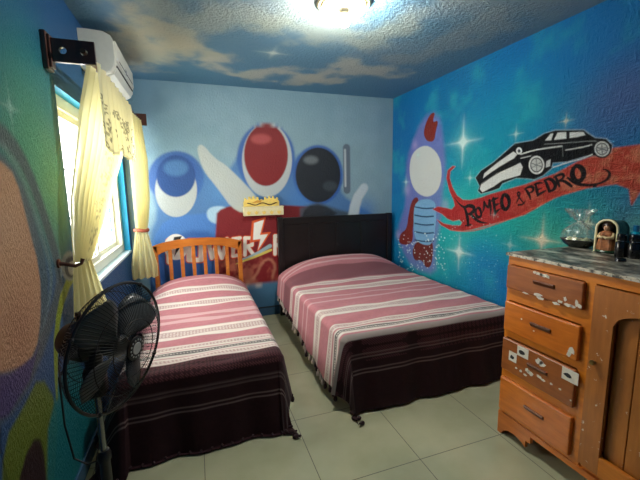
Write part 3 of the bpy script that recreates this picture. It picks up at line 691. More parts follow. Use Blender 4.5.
rows1 = [('faint', r1(279), r1(280.4)), ('band', r1(285), r1(290.5)), ('band', r1(297.5), r1(304)), ('faint', r1(310), r1(313)), ('faint', r1(315.5), r1(318.5)), ('band', r1(323.5), r1(333.5)), ('band', r1(340), r1(345)), ('zig', r1(345.5), r1(350.5)), ('band', r1(351), r1(355.5))]
for d in (.14, .165, .255, .28): rows1.append(('thin', (B1YH-B1YF)+d, 0))
rt1, P1 = bedspread('bedspread', B1X0, B1X1, B1YH, B1YF, B1Z, lambda b: .47, lambda b: .36, .545,
    'pink and maroon striped fringed cloth covering the narrow bed beside the standing fan', 'striped bedspreads', stripes_fn(rows1, r1(355.8), .92), rip=.012, corner=(.0, .35), pillow=.145, fl=.38)
P1[..., 0] = np.maximum(P1[..., 0], XL+.03)
sp_ = []
for q in along(P1[:, -1], .06): sp_.append((q+np.array([0, -.004, .012]), 'm', (1.25, 0, random.uniform(-.3, .3))))
for q in along(P1[-1, 255:], .05): sp_.append((q+np.array([0, 0, .014]), 'm', (1.2, 0, 1.0)))
for q in along(P1[-1, :255], .07): sp_.append((q, 'm', (0, 0, 0)))
sp_ = [((q[0], q[1], max(q[2], .062 if abs(t[0]) < .5 else .02)), kd, t) for q, kd, t in sp_ if q[0] > XL+.08]
tassels(rt1, P1, sp_, {'w': TW, 'm': TM}, None)

# ================================================================== DRESSER
DX0, DX1, DY1 = 1.781, 2.540, 1.616
DWID = 1.16; DY0 = DY1-DWID
to_x = lambda u, v, d: (d, u, v)
OR = wood('orange_brown_varnish', (186, 100, 22), (232, 142, 40), (30, 4, 30), .32, .45)
BR = wood('worn_brown_varnish', (134, 72, 32), (176, 102, 46), (30, 5, 34), .38, .35)
OB = wood('reddish_orange_varnish', (184, 94, 22), (226, 130, 42), (30, 5, 34), .3, .5)
BRD = wood('worn_door_varnish', (152, 90, 38), (194, 120, 54), (30, 34, 4), .4, .3, dirt=.36)
dr = empty('dresser', ((DX0+DX1)/2, (DY0+DY1)/2, 0), 'orange-brown wooden cabinet with four drawers, an arched door and marbled grey top', 'dresser')
S = lambda s: DY1-s
bm = NB()
box(bm, DX0, DX1, S(.02), S(0), .15, 1.168); box(bm, DX0, DX1, S(DWID), S(DWID-.02), .15, 1.168)
box(bm, DX1-.01, DX1, S(DWID-.02), S(.02), .15, 1.168); box(bm, DX0+.02, DX1-.01, S(.50), S(.48), .15, 1.168); box(bm, DX0+.01, DX1-.01, S(DWID-.02), S(.02), .15, .17)
box(bm, DX0, DX0+.022, S(DWID-.02), S(.02), 1.118, 1.168)                       # top rail
for z0, z1 in ((.895, .968), (.66, .70), (.395, .445), (.15, .178)): box(bm, DX0, DX0+.02, S(.455), S(.02), z0, z1)
box(bm, DX0, DX0+.022, S(.505), S(.455), .15, 1.118)
obj('carcass', bm, OR, dr)
# plinth with bracket feet
bm = NB()
prism(bm, [(S(0), .15), (S(0), 0), (S(.03), 0), (S(.045), .03), (S(.08), .052), (S(.13), .058), (S(.18), .045), (S(.205), .03), (S(.205), .075), (S(.235), .075), (S(.235), .118), (S(.92), .118), (S(.92), .075), (S(.95), .03), (S(1.04), .058), (S(1.12), .03), (S(1.13), 0), (S(DWID), 0), (S(DWID), .15)], to_x, DX0-.008, DX0+.014)
prism(bm, [(DX0+.014, .15), (DX0+.014, 0), (DX0+.06, 0), (DX0+.09, .05), (DX1-.1, .05), (DX1-.06, 0), (DX1, 0), (DX1, .15)], lambda u, v, d: (u, d, v), S(.02), S(0))
prism(bm, [(DX0+.014, .15), (DX0+.014, 0), (DX0+.06, 0), (DX0+.09, .05), (DX1-.1, .05), (DX1-.06, 0), (DX1, 0), (DX1, .15)], lambda u, v, d: (u, d, v), S(DWID), S(DWID-.02))
obj('plinth', bm, OB, dr)
# marbled laminate top
k = NT('marbled_grey_laminate'); co = k.coords((16, 7, 10)); n = k.noise(co, 1.0, 3, .6)
k.l(k.ramp(n, [(.36, rgba((16, 20, 20))), (.43, rgba((40, 46, 44))), (.47, rgba((150, 148, 134))), (.51, rgba((46, 52, 50))), (.56, rgba((120, 120, 108))), (.62, rgba((190, 186, 170)))]), k.b.inputs['Base Color']); k.b.inputs['Roughness'].default_value = .3
bm = NB(); box(bm, DX0-.012, DX1, S(DWID+.01), S(-.012), 1.168, 1.186, .003); tp = obj('top', bm, k.m, dr)
k2 = NT('worn_pale_edge'); n = k2.noise(k2.coords((6, 40, 40)), 1.0, 5, .7)
k2.l(k2.ramp(n, [(.40, rgba((70, 66, 58))), (.5, rgba((200, 192, 172))), (.7, rgba((226, 220, 204)))]), k2.b.inputs['Base Color'])
bm = NB(); box(bm, DX0-.0145, DX0-.0115, S(DWID+.01), S(-.012), 1.168, 1.184, .001); obj('edge_banding', bm, k2.m, tp)
ST = plain('peeling_white_sticker', (222, 216, 202), .6, var=.08)
SI = plain('dark_sticker_print', (40, 40, 44), .6)
def blotch(bm, y, z, w, h, x, n=11, seed=0):
    rr_ = random.Random(seed); pp = []
    for i in range(n):
        t = 2*PI*i/n; q = rr_.uniform(.55, 1.05); pp.append((y+w/2*q*math.cos(t), z+h/2*q*math.sin(t)))
    prism(bm, pp, to_x, x-.0012, x+.0004)
def zat(px, x): p = hit(px, 0, x); return p[1], p[2]
drz = [(.968, 1.120), (.700, .895), (.445, .660), (.172, .400)]
drm = [BR, OB, BR, OB]; HND = wood('dark_pull_wood', (88, 44, 20), (124, 66, 30), (30, 5, 34), .45, .1)
XD = DX0-.022
ZP = Zm(490, 250, 2.2857)      # measuring frame used for the sticker scraps
scraps = [
    [((103, 51), .025, .02), ((113, 55), .05, .022), ((124, 58), .05, .025), ((133, 62), .025, .02), ((80, 98), .05, .012), ((110, 103), .06, .02), ((115, 110), .05, .02), ((160, 118), .04, .02), ((172, 112), .02, .03), ((150, 122), .05, .02), ((178, 126), .05, .022), ((198, 122), .02, .04), ((205, 128), .03, .025), ((190, 130), .04, .015)],
    [((186, 230), .05, .045), ((180, 238), .03, .03), ((100, 185), .012, .01), ((72, 158), .012, .01)],
    [((113, 255), .05, .04), ((120, 262), .05, .04), ((85, 275), .03, .03), ((92, 282), .05, .03), ((80, 285), .03, .015), ((112, 290), .04, .02), ((122, 298), .03, .015), ((70, 276), .02, .02), ((160, 318), .018, .014), ((184, 344), .012, .014), ((140, 306), .02, .012), ((60, 270), .02, .015)],
    []]
for i, ((z0, z1), m) in enumerate(zip(drz, drm)):
    z0 += .004; z1 -= .006
    bm = NB(); box(bm, XD, DX0+.002, S(.462), S(.010), z0, z1, .006)
    d = obj('drawer', bm, m, dr)
    # carved wedge pull, proud at its top edge
    zc_ = (z0+z1)/2+.012; ys, ye = S(.195), S(.315)
    bm = NB(); A = [(XD-.012, zc_+.004), (XD-.009, zc_+.009), (XD+.003, zc_+.010), (XD+.003, zc_-.020)]
    prism(bm, A, lambda u, v, dd: (u, dd, v), ye, ys); h = obj('handle', bm, HND, d)
    for j, (pp, w, hh) in enumerate(scraps[i]):
        y, z = zat(ZP(pp)[0], XD); bm = NB(); blotch(bm, y, z, w, hh, XD, seed=i*31+j); obj('sticker_scrap', bm, ST, d)
    if i == 2:
        for pp, w, hh in (((52, 244), .055, .06), ((75, 234), .075, .06), ((183, 288), .085, .065)):
            y, z = zat(ZP(pp)[0], XD); bm = NB(); box(bm, XD-.0012, XD+.0004, y-w/2, y+w/2, z-hh/2, z+hh/2); st = obj('sticker', bm, ST, d)
            tag(st, 'square white sticker with a dark print')
        for j, (pp, w, hh) in enumerate((((52, 244), .055, .06), ((75, 234), .075, .06), ((183, 288), .085, .065))):
            y, z = zat(ZP(pp)[0], XD); bm = NB(); blotch(bm, y+.1*w, z-.05*hh, w*.62, hh*.5, XD-.0012, n=9, seed=j+91); obj('sticker_print', bm, SI, d)
# door: stiles, arched top rail, plank panel, knob
ds0, ds1, dz0, dz1 = .512, 1.13, .185, 1.112
XO = DX0-.020
door = None
bm = NB()
st = .092
arch = []
for i in range(25):
    t = i/24; s = ds0+st+(ds1-ds0-2*st)*t; arch.append((S(s), .945+.085*(1-(2*t-1)**2)**.5 if 0 < t < 1 else .945))
prism(bm, [(S(ds0), dz0), (S(ds0), dz1), (S(ds1), dz1), (S(ds1), dz0), (S(ds1-st), dz0)]+arch[::-1]+[(S(ds0+st), dz0)], to_x, XO, DX0+.001)
door = obj('door', bm, BRD, dr, smooth=False)
bm = NB(); box(bm, XO, DX0+.001, S(ds1-st), S(ds0+st), dz0, dz0+.095, .003); obj('bottom_rail', bm, OR, door)
bm = NB(); n = 5; w = (ds1-ds0-2*st)/n
for i in range(n): s = ds0+st+w*i; box(bm, DX0+.012, DX0+.022, S(s+w)+.0015, S(s)-.0015, dz0+.06, 1.04, .003)
obj('panel', bm, wood('door_panel_wood', (146, 86, 32), (188, 116, 48), (30, 30, 4), .4, .25, dirt=.33), door)
bm = NB(); y, z = zat((594.7, 362), XO); lathe(bm, [(0, .026), (.010, .025), (.013, .018), (.010, .010), (.006, .007), (.006, -.002)], (XO, y, z), 16, Matrix.Rotation(-PI/2, 4, 'Y'))
obj('knob', bm, plain('tarnished_brass', (150, 130, 84), .3, .9), door, smooth=True)
TOPZ = 1.186
# ---- things on the dresser
# wrapped dish
c = hit((582, 247), 2, TOPZ); cx, cy = float(c[0])-.015, float(c[1])+.015
gd = empty('gift_dish', (cx, cy, TOPZ), 'dark shallow dish wrapped in clear knotted cellophane at the far end of the cabinet top', 'dish')
bm = NB(); lathe(bm, [(0, .001), (.06, .001), (.09, .022), (.112, .05), (.108, .052), (.086, .028), (.06, .010), (0, .010)], (cx, cy, TOPZ), 32)
for v in bm.verts: v.co.x = cx+(v.co.x-cx)*.75
obj('dish', bm, plain('dark_green_glaze', (34, 40, 36), .2, var=.2), gd, smooth=True)
bm = NB()
for i in range(16):
    t = i*2.4; q = .02+.055*math.sqrt(i/16); ball(bm, (cx+q*math.cos(t)*.75, cy+q*math.sin(t), TOPZ+.030+.022*random.random()), .019, (1, 1, .8))
obj('contents', bm, plain('pale_green_soap', (196, 196, 150), .6), gd, smooth=True)
k = NT('cellophane'); tr = k.n('ShaderNodeBsdfTransparent'); tr.inputs[0].default_value = (.93, .96, .95, 1); gl = k.n('ShaderNodeBsdfGlossy'); gl.inputs['Roughness'].default_value = .12
df_ = k.n('ShaderNodeBsdfDiffuse'); df_.inputs[0].default_value = (.85, .87, .82, 1); m1 = k.n('ShaderNodeMixShader'); m1.inputs[0].default_value = .35; k.l(gl.outputs[0], m1.inputs[1]); k.l(df_.outputs[0], m1.inputs[2])
m2 = k.n('ShaderNodeMixShader'); m2.inputs[0].default_value = .24; k.l(tr.outputs[0], m2.inputs[1]); k.l(m1.outputs[0], m2.inputs[2]); k.l(m2.outputs[0], k.out.inputs[0])
CELLO = k.m
def wrap_bag(cx, cy, z0, prof, ax=.75, lob=.10, name='wrap', parent=None, seg=60, m=None):
    P = np.zeros((len(prof), seg+1, 3))
    for i, (r, z, l) in enumerate(prof):
        for j in range(seg+1):
            t = 2*PI*j/seg; rr_ = r*(1+l*math.sin(7*t+i)+l*.6*math.sin(13*t+2*i)); P[i, j] = (cx+rr_*math.cos(t)*ax, cy+rr_*math.sin(t), z0+z+l*.02*math.sin(5*t))
    me = grid_mesh(name, P); return link_mesh(name, me, m or CELLO, parent)
wrap_bag(cx, cy, TOPZ, [(.109, .05, .02), (.104, .075, .04), (.09, .105, .09), (.055, .135, .14), (.022, .158, .15), (.014, .165, .1), (.024, .178, .2), (.045, .2, .3), (.062, .225, .35), (.068, .24, .4)], parent=gd)
bm = NB(); tube(bm, [(cx+.016*math.cos(t)*.75, cy+.016*math.sin(t), TOPZ+.165) for t in np.linspace(0, 2*PI, 20, endpoint=False)], .003, 6, True); obj('tie', bm, plain('silver_ribbon', (200, 205, 205), .3, .3), gd, smooth=True)
# grotto statue
c = hit((602, 252), 2, TOPZ); gx, gy = float(c[0])+.06, float(c[1])-.01
yaw = math.atan2(-gx, gy)        # faces the room
gs = empty('grotto_statue', (gx, gy, TOPZ), 'arched dark green niche figurine with pale rim and small robed statue inside', 'figurine')
MG = Matrix.Translation((gx, gy, TOPZ)) @ Matrix.Rotation(-PI/2+.10, 4, 'Z')     # local -y... front = local +y
def inG(bm): bmesh.ops.transform(bm, matrix=MG, verts=bm.verts); return bm
GREEN = plain('dark_green_glaze_rock', (26, 58, 38), .3, var=.5, scale=60, bump=.6)
bm = NB()      # niche shell: an arch swept back, closed behind
def archp(w, h): return [(-w, 0)]+[(w*math.cos(PI-t), h-w+w*math.sin(t)) for t in np.linspace(0, PI, 17)]+[(w, 0)]
O_, I_ = archp(.062, .20), archp(.048, .186)
prism(bm, O_+I_[::-1], lambda u, v, d: (u, -d, v), -.045, .06); prism(bm, O_, lambda u, v, d: (u, -d, v), -.075, -.045)
for v in bm.verts:
    if v.co.y > .03: v.co.x *= .8; v.co.z *= .93
obj('niche', inG(bm), GREEN, gs, smooth=True)
bm = NB(); tube(bm, [(u, -.062, v) for u, v in archp(.055, .193)], .007, 8); obj('rim', inG(bm), plain('pale_cream_glaze', (214, 206, 164), .35), gs, smooth=True)
bm = NB(); lathe(bm, [(0, 0), (.060, 0), (.066, .006), (.06, .016), (0, .016)], (0, -.028, 0), 24); obj('pedestal', inG(bm), GREEN, gs, smooth=True)
bm = NB(); lathe(bm, [(0, .014), (.040, .016), (.041, .04), (.036, .075), (.032, .10), (.034, .112), (.022, .126), (.012, .130), (0, .131)], (0, -.028, 0), 20)
for v in bm.verts:
    a = math.atan2(v.co.y+.028, v.co.x); f = 1+.10*math.sin(6*a); v.co.x *= f*1.05; v.co.y = -.028+(v.co.y+.028)*f*.8
bmesh.ops.translate(bm, vec=(0, -.028, 0), verts=bm.verts); fig = obj('robe', inG(bm), plain('brown_and_cream_glaze', (150, 96, 62), .35, var=.45, scale=55), gs, smooth=True)
bm = NB(); ball(bm, (0, -.032, .146), .020, (.9, .95, 1.15)); ball(bm, (0, -.051, .144), .004, (.8, 1, 1.2)); bmesh.ops.translate(bm, vec=(0, -.028, 0), verts=bm.verts); obj('head', inG(bm), plain('skin_glaze', (190, 146, 112), .4), gs, smooth=True)
bm = NB(); ball(bm, (0, -.026, .156), .027, (1.05, .95, .95), 3)
for v in list(bm.verts):
    if v.co.y < -.040 and v.co.z < .158: v.co.y = -.040
bmesh.ops.translate(bm, vec=(0, -.028, 0), verts=bm.verts); obj('hair', inG(bm), plain('dark_brown_glaze', (44, 28, 22), .3), gs, smooth=True)
bm = NB()
for s in (-1, 1): tube(bm, [(s*.030, -.028, .112), (s*.036, -.045, .092), (s*.012, -.064, .090), (0, -.064, .098)], [.010, .010, .008, .005], 8)
bmesh.ops.translate(bm, vec=(0, -.028, 0), verts=bm.verts); obj('arms', inG(bm), plain('cream_sleeve_glaze', (206, 184, 140), .4), gs, smooth=True)
# two black bottles
BLKG = plain('black_gloss_plastic', (14, 14, 16), .12, coat=.4); SLV = plain('chrome_trim', (190, 192, 194), .2, 1.0)
def bottle(px, h, r, label):
    c = hit(px, 2, TOPZ); x, y = float(c[0])+r*.6, float(c[1])
    b = empty('perfume_bottle', (x, y, TOPZ), label, 'bottle', 'black bottles on the cabinet top')
    bm = NB(); lathe(bm, [(0, 0), (r*.92, 0), (r, .004), (r, h*.60), (r*.9, h*.65), (r*.55, h*.68), (0, h*.68)], (x, y, TOPZ), 24); obj('bottle_body', bm, BLKG, b, smooth=True)
    bm = NB(); lathe(bm, [(r*.6, h*.675), (r*.72, h*.68), (r*.72, h*.71), (r*.6, h*.715)], (x, y, TOPZ), 24); obj('collar', bm, SLV, b, smooth=True)
    bm = NB(); lathe(bm, [(0, h*.71), (r*.86, h*.71), (r*.88, h*.73), (r*.84, h*.97), (r*.7, h), (0, h)], (x, y, TOPZ), 24); obj('cap', bm, BLKG, b, smooth=True)
bottle((618, 257), .130, .026, 'shorter black bottle next to the green niche figurine')
bottle((631, 258.5), .130, .032, 'wider black bottle in front of the turquoise bottle, nearest the picture edge')
c = hit((620.5, 261), 2, TOPZ); bm = NB(); lathe(bm, [(0, .014), (.020, .014), (.024, .010), (.025, 0), (0, 0)], (float(c[0]), float(c[1]), TOPZ), 24)
tag(obj('bottle_cap', bm, BLKG, loc=(float(c[0]), float(c[1]), TOPZ), smooth=True), 'small flat black cap lying near the front of the cabinet top', 'cap')
# turquoise bottle and clear jar
c = hit((633, 250), 2, TOPZ); x, y = float(c[0])-.13, float(c[1])-.075
TQ = plain('turquoise_plastic', (20, 150, 178), .25, var=.1)
b = empty('turquoise_bottle', (x, y, TOPZ), 'turquoise bottle standing behind the black bottles', 'bottle')
bm = NB(); lathe(bm, [(0, 0), (.028, 0), (.030, .004), (.030, .10), (.022, .122), (.012, .13), (0, .13)], (x, y, TOPZ), 24); obj('bottle_body', bm, TQ, b, smooth=True)
bm = NB(); lathe(bm, [(0, .13), (.014, .13), (.015, .135), (.014, .165), (0, .167)], (x, y, TOPZ), 20); obj('cap', bm, plain('blue_cap_plastic', (30, 120, 170), .3), b, smooth=True)
x2, y2 = x+.03, y-.11
b = empty('glass_goblet', (x2, y2, TOPZ), 'clear wrapped goblet with silvery bow at the right edge of the cabinet top', 'glass')
wrap_bag(x2, y2, TOPZ, [(.035, .002, .03), (.045, .03, .05), (.05, .08, .06), (.045, .13, .08), (.03, .16, .1), (.012, .175, .1), (.03, .19, .2), (.05, .205, .3)], 1.0, parent=b)
bm = NB(); lathe(bm, [(0, 0), (.03, 0), (.028, .006), (.006, .012), (.005, .05), (.02, .06), (.036, .09), (.036, .125), (.034, .125), (.033, .09), (.018, .066), (0, .06)], (x2, y2, TOPZ), 24); obj('goblet', bm, GLASS, b, smooth=True)
bm = NB()
for i in range(5):
    t = 2*PI*i/5; tube(bm, [(x2, y2, TOPZ+.178), (x2+.03*math.cos(t), y2+.03*math.sin(t), TOPZ+.20), (x2+.045*math.cos(t+.3), y2+.045*math.sin(t+.3), TOPZ+.185), (x2, y2, TOPZ+.176)], .004, 6)
obj('bow', bm, SLV, b, smooth=True)

# ================================================================== CEILING LAMP
c = hit((344, 19), 2, 2.648); lx, ly = float(c[0]), float(c[1])
lp = empty('ceiling_lamp', (lx, ly, ZC), 'bare glowing bulb on a round cream ceiling rose', 'lamp')
bm = NB(); lathe(bm, [(0, 0), (.165, 0), (.172, -.012), (.160, -.022), (.150, -.020), (.140, -.030), (.120, -.032), (.105, -.036), (.07, -.040), (.05, -.046), (0, -.046)], (lx, ly, ZC-.001), 48)
obj('rose', bm, plain('cream_plastic', (226, 214, 172), .4, var=.04), lp, smooth=True)
bm = NB(); lathe(bm, [(0, -.044), (.030, -.044), (.033, -.05), (.026, -.062), (.022, -.066), (0, -.066)], (lx, ly, ZC), 28); obj('socket', bm, plain('grey_socket', (150, 146, 132), .4), lp, smooth=True)
k = NT('lit_bulb'); em = k.n('ShaderNodeEmission'); em.inputs[0].default_value = (1, .955, .86, 1); em.inputs[1].default_value = BULB_STRENGTH; k.l(em.outputs[0], k.out.inputs[0])
bm = NB(); lathe(bm, [(.018, -.060), (.024, -.068), (.034, -.084), (.0375, -.094)], (lx, ly, ZC), 24); bl = obj('bulb_housing', bm, plain('white_bulb_plastic', (222, 220, 212), .4, var=.02), lp, smooth=True)
bm = NB(); lathe(bm, [(.0375, -.094), (.0395, -.102), (.039, -.112), (.036, -.124), (.027, -.138), (.012, -.146), (0, -.148)], (lx, ly, ZC), 16); obj('bulb', bm, k.m, lp, smooth=True)

# ================================================================== AIR CONDITIONER
ACY0, ACY1 = 2.965, 3.765
ac = empty('air_conditioner', (XL, (ACY0+ACY1)/2, 2.41), 'white split air conditioner high on the wall above the curtain', 'air conditioner')
acm = plain('ivory_white_plastic', (206, 208, 200), .4, var=.03); acd = plain('dark_slot', (26, 28, 30), .6)
prof = [(0, .285), (.06, .287), (.155, .282), (.195, .262), (.212, .225), (.214, .11), (.205, .055), (.178, .018), (.135, 0), (.05, .0), (0, .03)]
z0 = 2.405
bm = NB(); prism(bm, prof, lambda u, v, d: (XL+.001+u, d, z0+v), ACY0+.012, ACY1-.012); obj('body', bm, acm, ac, smooth=True, sharp=20)
for a, b_ in ((ACY0, ACY0+.012), (ACY1-.012, ACY1)):
    bm = NB(); prism(bm, [(u*.985, .004+v*.975) for u, v in prof], lambda u, v, d: (XL+.001+u, d, z0+v), a, b_); obj('side_cap', bm, acm, ac, smooth=True, sharp=20)
bm = NB(); box(bm, XL+.205, XL+.222, ACY0+.03, ACY1-.03, z0+.10, z0+.235, .006); fp = obj('front_panel', bm, acm, ac)
bm = NB(); box(bm, XL+.2195, XL+.2235, ACY0+.12, ACY0+.36, z0+.118, z0+.126); box(bm, XL+.2195, XL+.2235, ACY0+.44, ACY1-.10, z0+.118, z0+.126); obj('vent_slot', bm, acd, fp)
bm = NB(); box(bm, XL+.2205, XL+.2235, ACY0+.375, ACY0+.425, z0+.108, z0+.15, .002); obj('badge', bm, plain('grey_badge', (96, 100, 104), .4), fp)
bm = NB()
prism(bm, [(.150, .000), (.186, .020), (.208, .062), (.214, .060), (.192, .014), (.153, -.007)], lambda u, v, d: (XL+u, d, z0+v), ACY0+.05, ACY1-.05); lv = obj('louver', bm, acm, ac, smooth=True)
bm = NB(); prism(bm, [(.118, -.004), (.146, -.004), (.150, .002), (.118, .004)], lambda u, v, d: (XL+u, d, z0+v), ACY0+.06, ACY1-.06)
prism(bm, [(.2075, .066), (.2150, .066), (.2155, .078), (.2085, .078)], lambda u, v, d: (XL+u, d, z0+v), ACY0+.06, ACY1-.06); obj('air_slot', bm, acd, ac)
bm = NB()
for i in range(7): box(bm, XL+.05, XL+.075, ACY0-.0015, ACY0+.001, z0+.09+i*.010, z0+.095+i*.010)
obj('side_grille', bm, acd, ac)

# ================================================================== CURTAINS
CW = wood('dark_curtain_wood', (46, 22, 16), (84, 42, 28), (30, 30, 4), .35, .4)
def bracket(y0, zc, armlen, label, hgt=.115, t=.022):
    b = empty('curtain_bracket', (XL, y0, zc), label, 'curtain bracket', 'wooden curtain brackets')
    bm = NB(); box(bm, XL+.001, XL+.026, y0-.035, y0+.045, zc-.10, zc+.085, .004); box(bm, XL+.026, XL+.038, y0-.022, y0+.035, zc-.088, zc+.073, .004); obj('wall_plate', bm, CW, b)
    bm = NB(); n = 22; hs = []
    pl_ = [(XL+.038, zc-hgt/2), (XL+armlen-.02, zc-hgt/2), (XL+armlen, zc-hgt/2+.02), (XL+armlen, zc+hgt/2-.02), (XL+armlen-.02, zc+hgt/2), (XL+.038, zc+hgt/2)]
    # two bored holes: outer loop bridged to circles by halves
    holes = [(XL+.088, zc, .017), (XL+.182, zc, .017)]
    cuts = [XL+.038, XL+.135, XL+armlen]
    for (hx, hz, hr), xa, xb in zip(holes, cuts[:-1], cuts[1:]):
        A_ = sorted([2*PI*i/32 for i in range(32)]+[math.atan2(b_, a_) % (2*PI) for a_ in (xa-hx, xb-hx) for b_ in (-hgt/2, hgt/2)]); N = len(A_); sq = []
        for i in range(N):
            t_ = A_[i]; cx_, sz_ = math.cos(t_), math.sin(t_)
            kx = ((xb-hx) if cx_ > 0 else (xa-hx))/cx_ if abs(cx_) > 1e-6 else 1e9; kz = (hgt/2)/abs(sz_) if abs(sz_) > 1e-6 else 1e9
            q = min(abs(kx), kz); sq.append((hx+cx_*q, hz+sz_*q))
        ci = [(hx+hr*math.cos(t_), hz+hr*math.sin(t_)) for t_ in A_]
        V = {}
        for nm, lp_ in (('s', sq), ('c', ci)):
            for d_ in (0, 1): V[nm, d_] = [bm.verts.new((u, y0-t/2+d_*t, v)) for u, v in lp_]
        for i in range(N):
            j = (i+1) % N
            bm.faces.new((V['s', 0][i], V['s', 0][j], V['c', 0][j], V['c', 0][i])); bm.faces.new((V['c', 1][i], V['c', 1][j], V['s', 1][j], V['s', 1][i]))
            bm.faces.new((V['c', 0][i], V['c', 0][j], V['c', 1][j], V['c', 1][i])); bm.faces.new((V['s', 0][j], V['s', 0][i], V['s', 1][i], V['s', 1][j]))
    bmesh.ops.remove_doubles(bm, verts=bm.verts, dist=.0005)
    obj('arm', bm, CW, b); return b
BRZ = 2.312
bracket(2.285, BRZ, .232, 'dark wooden curtain bracket with a see-through hole, nearest and beside the painted wall')
bracket(4.155, BRZ, .262, 'dark wooden curtain bracket in the far corner at the end of the yellow curtains')
bm = NB(); tube(bm, [(XL+.182, 2.250, BRZ), (XL+.182, 4.20, BRZ)], .0135, 16)
rod = obj('curtain_rod', bm, plain('brown_metal_rod', (96, 70, 54), .3, .6), loc=(XL+.182, 3.2, BRZ), smooth=True); tag(rod, 'thin brown curtain rod running through both wooden brackets', 'curtain rod')
def sheer(name, alpha):
    k = NT(name); at = k.n('ShaderNodeAttribute', attribute_name='paint'); at.attribute_type = 'GEOMETRY'
    d = k.n('ShaderNodeBsdfDiffuse'); t = k.n('ShaderNodeBsdfTranslucent'); tr = k.n('ShaderNodeBsdfTransparent')
    k.l(at.outputs['Color'], d.inputs[0]); k.l(at.outputs['Color'], t.inputs[0])
    a = k.n('ShaderNodeMixShader'); a.inputs[0].default_value = .55; k.l(d.outputs[0], a.inputs[1]); k.l(t.outputs[0], a.inputs[2])
    b = k.n('ShaderNodeMixShader'); b.inputs[0].default_value = alpha; k.l(a.outputs[0], b.inputs[1]); k.l(tr.outputs[0], b.inputs[2]); k.l(b.outputs[0], k.out.inputs[0]); return k.m
SHEER, SHEER2 = sheer('pale_yellow_voile', .10), sheer('cream_lace', .07)
YEL, CRM, LACE = lin((234, 226, 172)), lin((218, 214, 184)), lin((118, 116, 104))
def flowers(u, v, seed):
    """grey embroidered sprigs: petals round jittered centres"""
    m = np.zeros(u.shape); rr_ = np.random.default_rng(seed)
    for k in range(95):
        a, b, s = rr_.uniform(0, 1.25), rr_.uniform(0, .30), rr_.uniform(.022, .042)
        d = np.hypot(u-a, v-b); th = np.arctan2(v-b, u-a); m = np.maximum(m, (d < s*(.65+.35*np.cos(5*th+a*20))) * (d > s*.3))
    return m
def sheet(name, fn, nu, nv, colf, m, parent):
    us = np.linspace(0, 1, nu); vs = np.linspace(0, 1, nv); U, V = np.meshgrid(us, vs, indexing='ij')
    P = np.stack(fn(U, V), -1); return link_mesh(name, grid_mesh(name, P, colf(U, V)), m, parent)
XC = XL+.182
# near panel, swept back to a hook on the near side
cu1 = empty('curtain', (XC, 2.85, 1.2), 'pale yellow curtain panel swept back to the near side behind the standing fan', 'curtain', 'yellow curtain panels')
TY, TZ, TX = 2.24, 1.205, XL+.075
def edges(V, tab):
    tab = np.array(tab); return [np.interp(V, tab[:, 0], tab[:, k]) for k in (1, 2, 3)]
NL = [(0, .182, 2.325, 2.29), (.22, .115, 2.32, 2.02), (.45, .075, 2.29, 1.76), (.65, .06, 2.21, 1.55), (.82, .06, 2.17, 1.38), (1, .055, 2.175, 1.215)]
NR = [(0, .182, 3.42, 2.29), (.22, .182, 3.36, 2.05), (.40, .17, 3.16, 1.86), (.60, .14, 2.90, 1.63), (.78, .125, 2.66, 1.44), (.90, .11, 2.44, 1.29), (1, .10, 2.315, 1.195)]
def near_up(U, V):
    a, b = edges(V, NL), edges(V, NR); w = U**.9
    d = a[0]*(1-w)+b[0]*w; y = a[1]*(1-w)+b[1]*w; z = a[2]*(1-w)+b[2]*w
    p_ = np.sin(2*PI*12*U+2*V)*(.013-.003*V+.012*np.sin(PI*V))*np.minimum(1, .35+3*U*(1-U)); return XL+np.maximum(d+p_, .02), y+.25*p_, z
def near_col(U, V):
    C = np.empty(U.shape+(3,)); C[:] = YEL; m = flowers((U-.5)*1.9+.2, np.mod(V*2.2, .34), 5)*((U > .45) & (U < .78)); C[:] = C*(1-.6*m[..., None])+LACE*.6*m[..., None]; return C
sheet('upper_drape', near_up, 200, 90, near_col, SHEER, cu1)
def near_dn(U, V):
    y = (2.175-.12*V**.7)*(1-U)+(2.315+.20*V**.8)*U; z = 1.205-.46*V; d = (.055+.0*V)*(1-U)+(.10+.02*V)*U
    return XL+np.maximum(.02, d+(.014+.016*V)*np.sin(2*PI*5*U+V)), y, z
sheet('lower_drape', near_dn, 110, 50, lambda U, V: np.broadcast_to(YEL*.92, U.shape+(3,)).copy(), SHEER, cu1)
# far panel
cu2 = empty('curtain', (XC, 3.9, 1.1), 'pale yellow curtain panel gathered in the far corner by the orange headboard', 'curtain', 'yellow curtain panels')
FY, FZ = 4.0, 1.19
FLt = [(0, .17, 3.56, 2.29), (.3, .15, 3.68, 1.92), (.65, .13, 3.80, 1.50), (.88, .11, 3.95, 1.27), (1, .105, 3.985, 1.19)]
FRt = [(0, .20, 4.115, 2.29), (.3, .235, 4.13, 1.92), (.65, .225, 4.08, 1.50), (.88, .20, 4.03, 1.27), (1, .185, 4.015, 1.19)]
def far_up(U, V):
    a, b = edges(V, FLt), edges(V, FRt); p_ = np.sin(2*PI*7*U+1.5*V)*(.026-.010*V)
    return XL+a[0]*(1-U)+b[0]*U+p_, a[1]*(1-U)+b[1]*U-.4*p_, a[2]*(1-U)+b[2]*U
sheet('upper_drape', far_up, 130, 80, lambda U, V: np.broadcast_to(YEL, U.shape+(3,)).copy(), SHEER, cu2)
def far_dn(U, V):
    g = np.minimum(1, .2+V*1.1); d = .145+(U-.5)*2*(.035+.085*g); y = FY-.02+.02*np.sin(2*PI*4*U+1+V)*(.6+V)+.05*(U-.5); return XL+np.maximum(.02, d), y, FZ-.50*V
